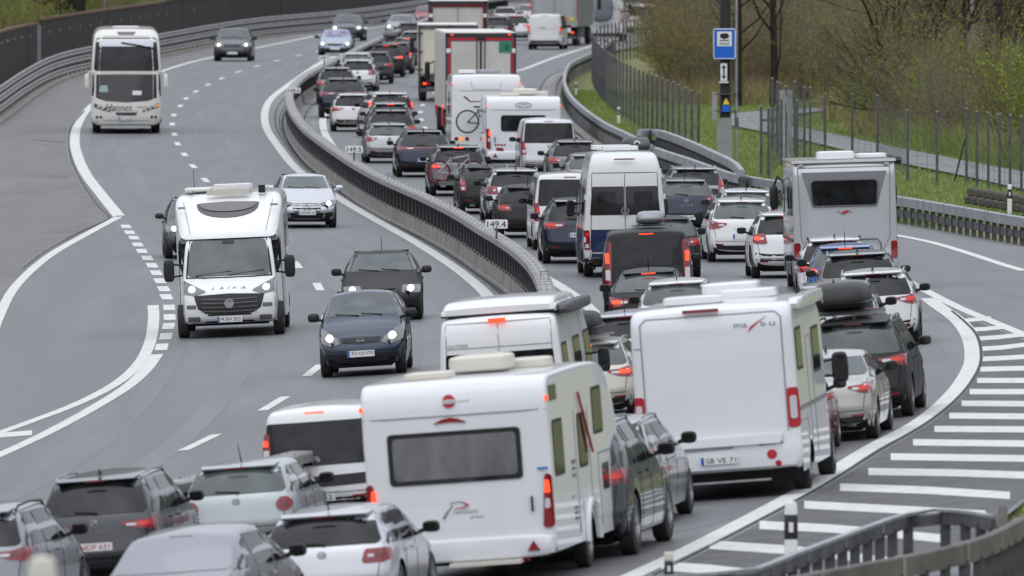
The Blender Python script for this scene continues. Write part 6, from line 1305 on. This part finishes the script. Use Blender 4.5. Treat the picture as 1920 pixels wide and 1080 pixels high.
# ------------------------------------------------------------------ traffic
GQ = 'vehicles queueing in the right carriageway'; GO = 'vehicles coming towards the camera'
def frame_at(p, ang):
    e = .5; gx, gy = (zg(p.x+e,p.y)-zg(p.x-e,p.y))/(2*e), (zg(p.x,p.y+e)-zg(p.x,p.y-e))/(2*e)
    n = Vector((-gx,-gy,1)).normalized(); f = Vector((math.sin(ang), math.cos(ang), 0)); f = (f-n*f.dot(n)).normalized(); r = f.cross(n)
    return Matrix((r, f, n)).transposed()
def put(style, xl, xr, gy, top, col, label, cat='car', front=False, yaw=0., mm=None, plate=None, eu=True, pcol='ink', name=None):
    st = STY[style]; s = KS*(gy-HOR); p = at((xl+xr)/2, gy); p.z = zg(p.x, p.y); s = F/p.y
    sx = clamp((xr-xl)/(s*st['W']), .93, 1.10); sz = clamp((gy-top)/(s*st['H']), .90, 1.12)
    a = math.radians(interp(HEAD, p.y)+yaw); rot = frame_at(p, a)
    if front:
        rot = rot @ Matrix.Rotation(math.pi, 3, 'Z'); loc = p-(rot @ Vector((0,1,0)))*st['L']
    else: loc = p
    o = tag(ob(name or cat.replace(' ', '_').replace('-', '_'), None, None, tuple(loc)), label, cat, GO if front else GQ); o.rotation_mode = 'QUATERNION'; o.rotation_quaternion = rot.to_quaternion(); o.scale = (sx, 1.0, sz)
    m2 = {'paint': col, 'paint2': col, 'mirror': 'black'}
    if mm: m2.update(mm)
    inst(st['p'], o, m2)
    if plate is not None:
        if front: inst([plate_part(plate, (0, st['pfy']+.03, st['pfz']), False, eu, col=pcol)], o, {})
        else: inst([plate_part(plate, (0, st['py']-.016, st['pz']), True, eu, col=pcol)], o, {})
    o['_r'] = 1; del o['_r']; return o, st, loc, rot, sx, sz
BRK = {'taillamp': 'redlit', 'third': 'redlit'}; DIM = {'taillamp': 'redglow'}; MIR = lambda c: {'mirror': c}
def on(v, x, y, z): o, st, loc, rot, sx, sz = v; return loc+rot @ Vector((x*sx, y, z*sz))
def roofbox(v, label, y=1.7, x=0, sc=1., mk='black', z=None, logo=None, disc=False):
    st = v[1]; o = tag(ob('roof_box', None, None, tuple(on(v, x, y, st['H']+.05 if z is None else z))), label, 'roof box', 'roof boxes'); o.rotation_mode = 'QUATERNION'; o.rotation_quaternion = v[3].to_quaternion(); o.scale = (sc,sc,sc)
    b = MB(); b.sup((0,0,.24), (.42,1.0,.20), 4.5, 26, 12)
    for i, q in enumerate(b.v):
        t = (q[1]+1)/2; b.v[i] = (q[0]*(1-.28*max(0,t-.5)**1.0*(1 if q[2] > .2 else .6))*(1-.12*max(0,(q[2]-.24)/.2)), q[1]-.12*max(0,(q[2]-.24)/.2)*(-1 if q[1] < 0 else .6)*1., q[2]-.06*max(0,t-.4))
    ob('lid', b.build('lid', mk, 50), o); ob('base_rim', MB().sup((0,0,.16), (.43,1.0,.035), 5, 26, 6).build('base_rim', 'ink'), o)
    for yy in (-.45, .5): ob('cross_bar', MB().box(0,yy,.0,1.12,.07,.035).build('cross_bar', 'galv', None), o)
    if logo: ob('lettering', text_mesh(logo, .05, 'offprint', .22), o, (-.12,-.985,.22))
    if disc: d = ob('emblem', MB().lathe([(-.01,.10),(-.015,.09),(-.015,.06),(-.02,.0)], 20, 'Y').build('emblem', 'plate'), o, (0,-.97,.25)); ob('emblem_core', MB().lathe([(-.022,.055),(-.022,.001)], 16, 'Y').build('emblem_core', 'ink'), o, (0,-.97,.25))
    return o
def bicycle(v, label, x, y, z, frame='redink', flip=1, rr=.34, rim=None):
    o = tag(ob('bicycle', None, None, tuple(on(v, x, y, z))), label, 'bicycle', 'bicycles carried on vehicles'); o.rotation_mode = 'QUATERNION'; o.rotation_quaternion = v[3].to_quaternion()
    for s, nm in ((-.52, 'wheel'), (.52, 'wheel')):
        t = MB().tube([(s*flip+rr*math.cos(a), 0, rr+rr*math.sin(a)) for a in [2*math.pi*k/28 for k in range(29)]], .024, 6, False); w = ob('wheel', t.build('wheel', 'black'), o)
        sp = MB().tube([(s*flip+(rr-.03)*math.cos(a), 0, rr+(rr-.03)*math.sin(a)) for a in [2*math.pi*k/28 for k in range(29)]], .012, 4, False)
        for k in range(10): a = 2*math.pi*k/10; sp.tube([(s*flip,0,rr),(s*flip+rr*math.cos(a),0,rr+rr*math.sin(a))], .004, 3, False)
        ob('rim', sp.build('rim', rim or 'galv'), w)
    f = flip; b = MB()
    for p, q in (((-.52,.34),(-.05,.30)),((-.05,.30),(-.18,.80)),((-.52,.34),(-.16,.72)),((-.05,.30),(.36,.74)),((-.17,.74),(.38,.84)),((.34,.90),(.52,.34))): b.tube([(p[0]*f,0,p[1]),(q[0]*f,0,q[1])], .022, 6)
    ob('frame', b.build('frame', frame), o); ob('handlebar', MB().tube([(.34*f,0,.88),(.32*f,0,1.0),(.32*f,-.25,1.02)], .016, 5).tube([(.32*f,0,1.0),(.32*f,.25,1.02),(.45*f,.25,1.0)], .016, 5).build('handlebar', 'black'), o)
    ob('saddle', MB().sup((-.20*f,0,.86), (.13,.06,.03), 3, 12, 6).build('saddle', 'black'), o); ob('chainring', MB().lathe([(-.02,.09),(-.03,.09),(-.03,.02)], 16, 'Y', (-.05*f,0,.30)).build('chainring', 'galv'), o); return o

# oncoming carriageway
put('coach', 171, 303, 251, 54, 'cream', 'cream touring coach with two deep windscreens coming round the left bend', 'coach', True, plate='FT HR 800')
put('front_suv', 399, 471, 115, 53, 'darkgrey', 'dark grey oncoming SUV alone on the outer lane right of the coach', front=True, mm={'headlamp': 'lamp'}, plate='')
put('hatch_opel', 595, 660, 105, 55, 'silverblue', 'pale blue oncoming hatchback with lavender tinted windscreen', front=True, mm={'headlamp': 'lampwhite', 'frontglass': 'glass_lav', 'mirror': 'black'}, plate='')
put('front_suv', 618, 681, 77, 27, 'navy', 'dark blue oncoming car with bright yellow headlights behind the pale blue one', front=True, mm={'headlamp': 'lamp'}, plate='')
put('estate_merc', 720, 781, 72, 27, 'midgrey', 'grey oncoming car with white headlights at the top beside the queue', front=True, mm={'headlamp': 'lampwhite'}, plate='')
put('hatch_opel', 774, 820, 50, 10, 'red', 'red oncoming car half hidden behind the farthest lorry', front=True)
put('front_suv', 308, 440, 486, 378, 'darkgrey', 'dark car mostly hidden behind the white oncoming motorhome', front=True, mm={'headlamp': 'lampwhite'})
put('front_merc', 522, 629, 428, 328, 'lightsilver', 'silver oncoming estate car with star grille behind the motorhome', front=True, mm={'headlamp': 'lampwhite', 'mirror': 'lightsilver'}, plate='CW WM 185')
put('motorhome_cab', 331, 534, 633, 365, 'white', 'white oncoming motorhome with tinted skylight above its cab', 'motorhome', True, plate='FR BW 2025')
put('hatch_golf', 641, 794, 603, 473, 'black', 'black oncoming hatchback just behind the blue compact car', front=True, mm={'headlamp': 'lamp'})
put('hatch_note', 597, 762, 706, 549, 'petrol', 'petrol blue oncoming compact car with black mirrors and lit headlights', front=True, mm={'headlamp': 'lamp'}, plate='TU OJ 575')

# queue, left lane, nearest first
put('suv_small', -190, 66, 1180, 955, 'steel', 'silver car cut by the left edge with black roof bars and red tail light', yaw=2, mm={'rail': 'black'}, name='car')
v = put('smooth_back', 178, 455, 1228, 1000, 'steel', 'nearest silver car at the bottom edge showing only its roof and side window', yaw=3, mm={'rearglass': 'steel', 'third': 'steel'})
put('suv_ford', 68, 300, 1108, 892, 'darkgrey', 'dark grey SUV with roof rails at bottom left beside the white hatchback', mm=DIM, plate='NDP 631', pcol='redink', eu=False)
put('hatch_round', 338, 560, 1050, 868, 'greensilver', 'pale green silver hatchback with round tail lights in front of the white van', mm={}, plate='')
put('hatch_new', 478, 742, 1160, 958, 'lightsilver', 'silver white hatchback at the bottom centre left of the big caravan', plate='')
put('van_fiat', 490, 712, 984, 762, 'white', 'white people carrier van with lit brake light peeking out left of the caravan', 'van', mm=BRK, plate='82 952', eu=False)
cb = put('caravan_big', 698, 1051, 1101, 709, 'caravan', 'large white touring caravan with wide curtained rear window in the foreground', 'caravan', plate='BE 682 369', eu=False)
put('suv_big', 893, 1188, 1055, 795, 'darkgrey', 'dark grey SUV towing the big caravan, partly hidden beside it', mm=DIM, name='car')
put('estate_merc', 1000, 1240, 998, 790, 'silver', 'silver estate car with roof rails right of the towing SUV', mm=DIM, name='car')
put('motorhome_plain', 1199, 1511, 938, 570, 'caravan', 'large plain white motorhome with red and black rear lettering right of centre', 'motorhome', yaw=-1.2, plate='SB VE 71')
put('camper_pop', 833, 1072, 884, 586, 'white', 'white pop top camper van with lit brake light behind the big caravan', 'camper van', mm=BRK)
v = put('estate_skoda', 1004, 1197, 790, 640, 'beige', 'beige estate car with black roof box between camper van and plain motorhome', mm=BRK, plate=''); roofbox(v, 'black roof box with white lettering on the beige estate car', 1.5, -.15, 1.0, logo='THULE')
put('hatch_new', 1092, 1262, 735, 585, 'lavender', 'lavender silver car seen between the black roof box and the plain motorhome', mm={'third': 'red'})
put('hatch_a', 1205, 1345, 664, 524, 'white', 'white hatchback above the plain motorhome roof with rod antenna', mm=DIM)
put('hatch_peugeot', 1148, 1295, 635, 505, 'black', 'black car with glossy sloping rear window behind the black van', mm=BRK)
v = put('van_vito', 1132, 1304, 594, 430, 'black', 'black van with very tall red tail lights and a silver roof box', 'van', mm=BRK); roofbox(v, 'silver and black roof box on the tall black van', 1.6, .10, .72, mk='midgrey')
put('hatch_a', 1185, 1318, 522, 405, 'black', 'black car mostly hidden behind the tall black van on its right', mm=DIM)
put('camper_high', 1096, 1252, 520, 284, 'offwhite', 'high roof camper van painted white above and blue below', 'camper van', mm=DIM, plate='S EZ 88')
put('suv_hyundai', 1020, 1150, 495, 372, 'navy', 'dark blue SUV just left of the two tone camper van', mm=DIM, plate='KA TU 20')
put('van_vw', 1000, 1140, 470, 325, 'white', 'white minibus with large pale rear window left of the two tone camper van', 'van', mm=DIM)
put('hatch_golf', 932, 1052, 447, 347, 'black', 'black hatchback directly above the 149.4 distance board', mm=DIM)
put('suv_nissan', 910, 1028, 418, 316, 'lightsilver', 'silver SUV with black rear window behind the black hatchback', mm={})
put('estate_merc', 866, 965, 402, 310, 'black', 'black estate car with silver roof rails and stacked tail lights', mm=DIM)
v = put('suv_a', 806, 916, 368, 272, 'grey', 'grey SUV with a bicycle rack on its tail', mm=BRK, plate='')
bicycle(v, 'red and silver bicycle on the rack of the grey SUV', -.12, -.35, .42, 'galv', rim='redink'); tag(ob('bicycle_rack', MB().box(0,-.1,.40,1.3,.36,.06).box(0,-.42,.40,1.2,.05,.12).tube([(.0,-.12,.4),(.0,-.14,1.3)], .02, 6).build('bicycle_rack', 'greyplast', None), None, tuple(on(v,0,0,0))), 'grey bicycle rack bolted to the tail of the grey SUV', 'bicycle rack')
put('suv_porsche', 747, 846, 333, 243, 'navy', 'dark blue sports SUV with chrome lettering left of the bicycle rack', mm={}, plate='')
put('hatch_audi', 683, 778, 306, 230, 'silver', 'silver hatchback right beside the 149.5 distance board', plate='', eu=False)
put('suv_b', 686, 782, 290, 204, 'darkgrey', 'dark grey SUV with wide tinted rear window behind the silver hatchback', mm=DIM)
put('suv_small', 690, 775, 272, 191, 'midgrey', 'mid grey SUV almost covered by the dark grey one', mm={'third': 'redlit'})
put('suv_volvo', 692, 780, 258, 172, 'white', 'white SUV with very tall red tail lights showing its left flank', yaw=-5, mm={'taillamp': 'redlit'})
put('suv_small', 622, 704, 247, 178, 'white', 'small white SUV left of the white one with tall tail lights', mm=DIM)
put('suv_porsche', 598, 690, 222, 145, 'navy', 'dark blue sports SUV beside the sharp bend of the median rail', mm={})
put('suv_b', 594, 668, 197, 125, 'midgrey', 'grey SUV with red left tail light half hidden by the dark blue sports SUV', mm=DIM)
put('suv_nissan', 636, 704, 172, 119, 'white', 'white SUV with pinkish tail light right of the grey one', mm={}, yaw=2)
put('hatch_a', 634, 704, 158, 98, 'white', 'white car with a broad pale rear window near the top of the queue', mm={})
put('suv_a', 672, 732, 157, 97, 'darkgrey', 'dark SUV with red tail light behind the white car with pale window', mm=DIM)
put('suv_hyundai', 690, 757, 145, 82, 'black', 'black SUV with bright brake lights far up the queue', mm=BRK)
put('estate_merc', 712, 772, 139, 78, 'darkgrey', 'dark car with glowing tail light right of the black braking SUV', mm=BRK)
put('hatch_a', 735, 788, 131, 66, 'navy', 'dark blue car between the braking SUV and the cream lorry', mm=BRK)
v = put('estate_skoda', 712, 766, 124, 76, 'grey', 'grey car with a roof box far up the left lane', mm=DIM); roofbox(v, 'small grey roof box on the distant grey car', 1.5, -.25, .9, mk='greyplast')
put('hatch_golf', 750, 800, 110, 57, 'lightsilver', 'distant pale silver car left of the cream lorry', mm=DIM)
put('suv_a', 745, 792, 92, 42, 'darkgrey', 'distant dark car at the head of the visible left lane', mm=DIM)

# queue, right lanes
put('sedan_merc', 1455, 1636, 832, 664, 'champagne', 'champagne coloured saloon right behind the plain motorhome', mm=DIM)
put('hatch_a', 1362, 1537, 862, 690, 'darkred', 'dark red car showing a sliver of its flank beside the plain motorhome', mm={})
v = put('mpv', 1512, 1710, 790, 598, 'black', 'black people carrier with sunroof and a large black roof box', mm=DIM); roofbox(v, 'large black roof box on the black people carrier', 1.9, -.28, 1.18, logo='THULE')
put('suv_opel', 1560, 1728, 652, 506, 'offwhite', 'white SUV with red tail light at the right edge of the queue', mm=DIM)
put('suv_nissan', 1482, 1660, 692, 530, 'silver', 'silver SUV roof with rails just above the black people carrier', mm={})
put('suv_a', 1535, 1694, 612, 476, 'grey', 'grey SUV with silver roof rails behind the white SUV', mm={})
put('hatch_seat', 1518, 1664, 590, 457, 'blue', 'bright blue car with a red tail light behind the grey motorhome', mm=BRK)
put('suv_b', 1502, 1640, 574, 446, 'white', 'white car roof directly below the grey motorhome', mm=DIM)
put('motorhome_window', 1490, 1687, 546, 300, 'lightsilver', 'tall silver grey motorhome with dark rear window and white roof unit', 'motorhome')
put('suv_nissan', 1410, 1552, 522, 397, 'white', 'white SUV half hidden by the left side of the grey motorhome', mm=BRK)
put('estate_skoda', 1335, 1452, 492, 372, 'white', 'white estate car left of the grey motorhome with burgundy tail lights', plate='', mm={})
put('estate_skoda', 1350, 1456, 455, 355, 'white', 'white car behind the white estate car, only roof and window visible', mm={})
put('hatch_seat', 1230, 1344, 440, 334, 'navy', 'dark blue hatchback with plate reading HP EJ 581 right of the two tone camper', plate='HP EJ 581', mm={})
put('mpv_renault', 1250, 1362, 412, 316, 'midgrey', 'grey compact van behind the dark blue hatchback near the right rail', mm=DIM)
v = put('hatch_golf', 1145, 1245, 388, 298, 'white', 'white car hidden behind the two tone camper van', mm={}); roofbox(v, 'grey roof box with round white emblem showing above the two tone camper van', .8, -.02, 1.0, mk='galvdark', z=1.68, disc=True)
put('suv_b', 1032, 1128, 352, 268, 'grey', 'dark grey car in front of the silver minibus', mm=DIM, name='car')
put('hatch_audi', 1062, 1160, 382, 287, 'midgrey', 'grey car between the dark grey car and the two tone camper', mm=DIM)
put('van_vw', 976, 1083, 332, 222, 'lightsilver', 'silver minibus with dark rear window in front of the small caravan', 'van', mm=DIM, plate='KL 7V 0')
put('caravan_small', 912, 1051, 318, 180, 'caravan', 'small white caravan with oval emblem behind the silver minibus', 'caravan')
v = put('motorhome_bike', 846, 978, 306, 139, 'white', 'white motorhome with a bicycle hanging on its rear wall', 'motorhome'); bicycle(v, 'dark bicycle hanging on the rear of the white motorhome', -.12, -.28, .98, 'black', rr=.37)
put('lorry_sign', 835, 968, 262, 62, 'trailer', 'white box lorry with green letter sign and red framed rear doors', 'lorry', yaw=-.2)
put('lorry_cream', 784, 896, 190, 47, 'creambox', 'cream box lorry left of and behind the red framed one', 'lorry', yaw=0)
put('lorry_grey', 803, 914, 166, 2, 'trailer', 'beige grey box lorry with dark red rear frame at the top centre', 'lorry')
put('van_trafic', 988, 1054, 93, 26, 'offwhite', 'small white panel van with red tail lights near the top', 'van', mm={'taillamp': 'redlit', 'rearglass': 'offwhite'}, yaw=2)
put('lorry_tarp', 996, 1083, 86, -42, 'tarp', 'grey tarpaulin lorry with orange board beside the white panel van', 'lorry', yaw=2.2)
v = put('motorhome_plain', 1100, 1168, 78, -30, 'white', 'distant white motorhome with a grey covered bicycle load at the top', 'motorhome')
c = tag(ob('load_cover', MB().sup((0,0,0), (.75,.28,.80), 3, 16, 10).build('load_cover', 'cover'), None, tuple(on(v,-.25,-.45,1.75))), 'grey cloth cover over bicycles on the distant white motorhome', 'load cover')
put('van_vw', 1172, 1240, 62, 8, 'white', 'distant white van at the right edge of the road near the forest', 'van', mm={'third': 'redlit'})
put('suv_a', 905, 960, 84, 30, 'grey', 'distant grey SUV right of the beige lorry', mm={})
put('suv_b', 940, 995, 76, 27, 'white', 'distant white SUV left of the small white panel van', mm=BRK)
put('hatch_golf', 925, 968, 52, 18, 'white', 'very distant white car roof below the concrete wall', mm={})
put('hatch_a', 970, 1010, 46, 15, 'offwhite', 'very distant pale car with red light beside the tarpaulin lorry', mm=BRK)
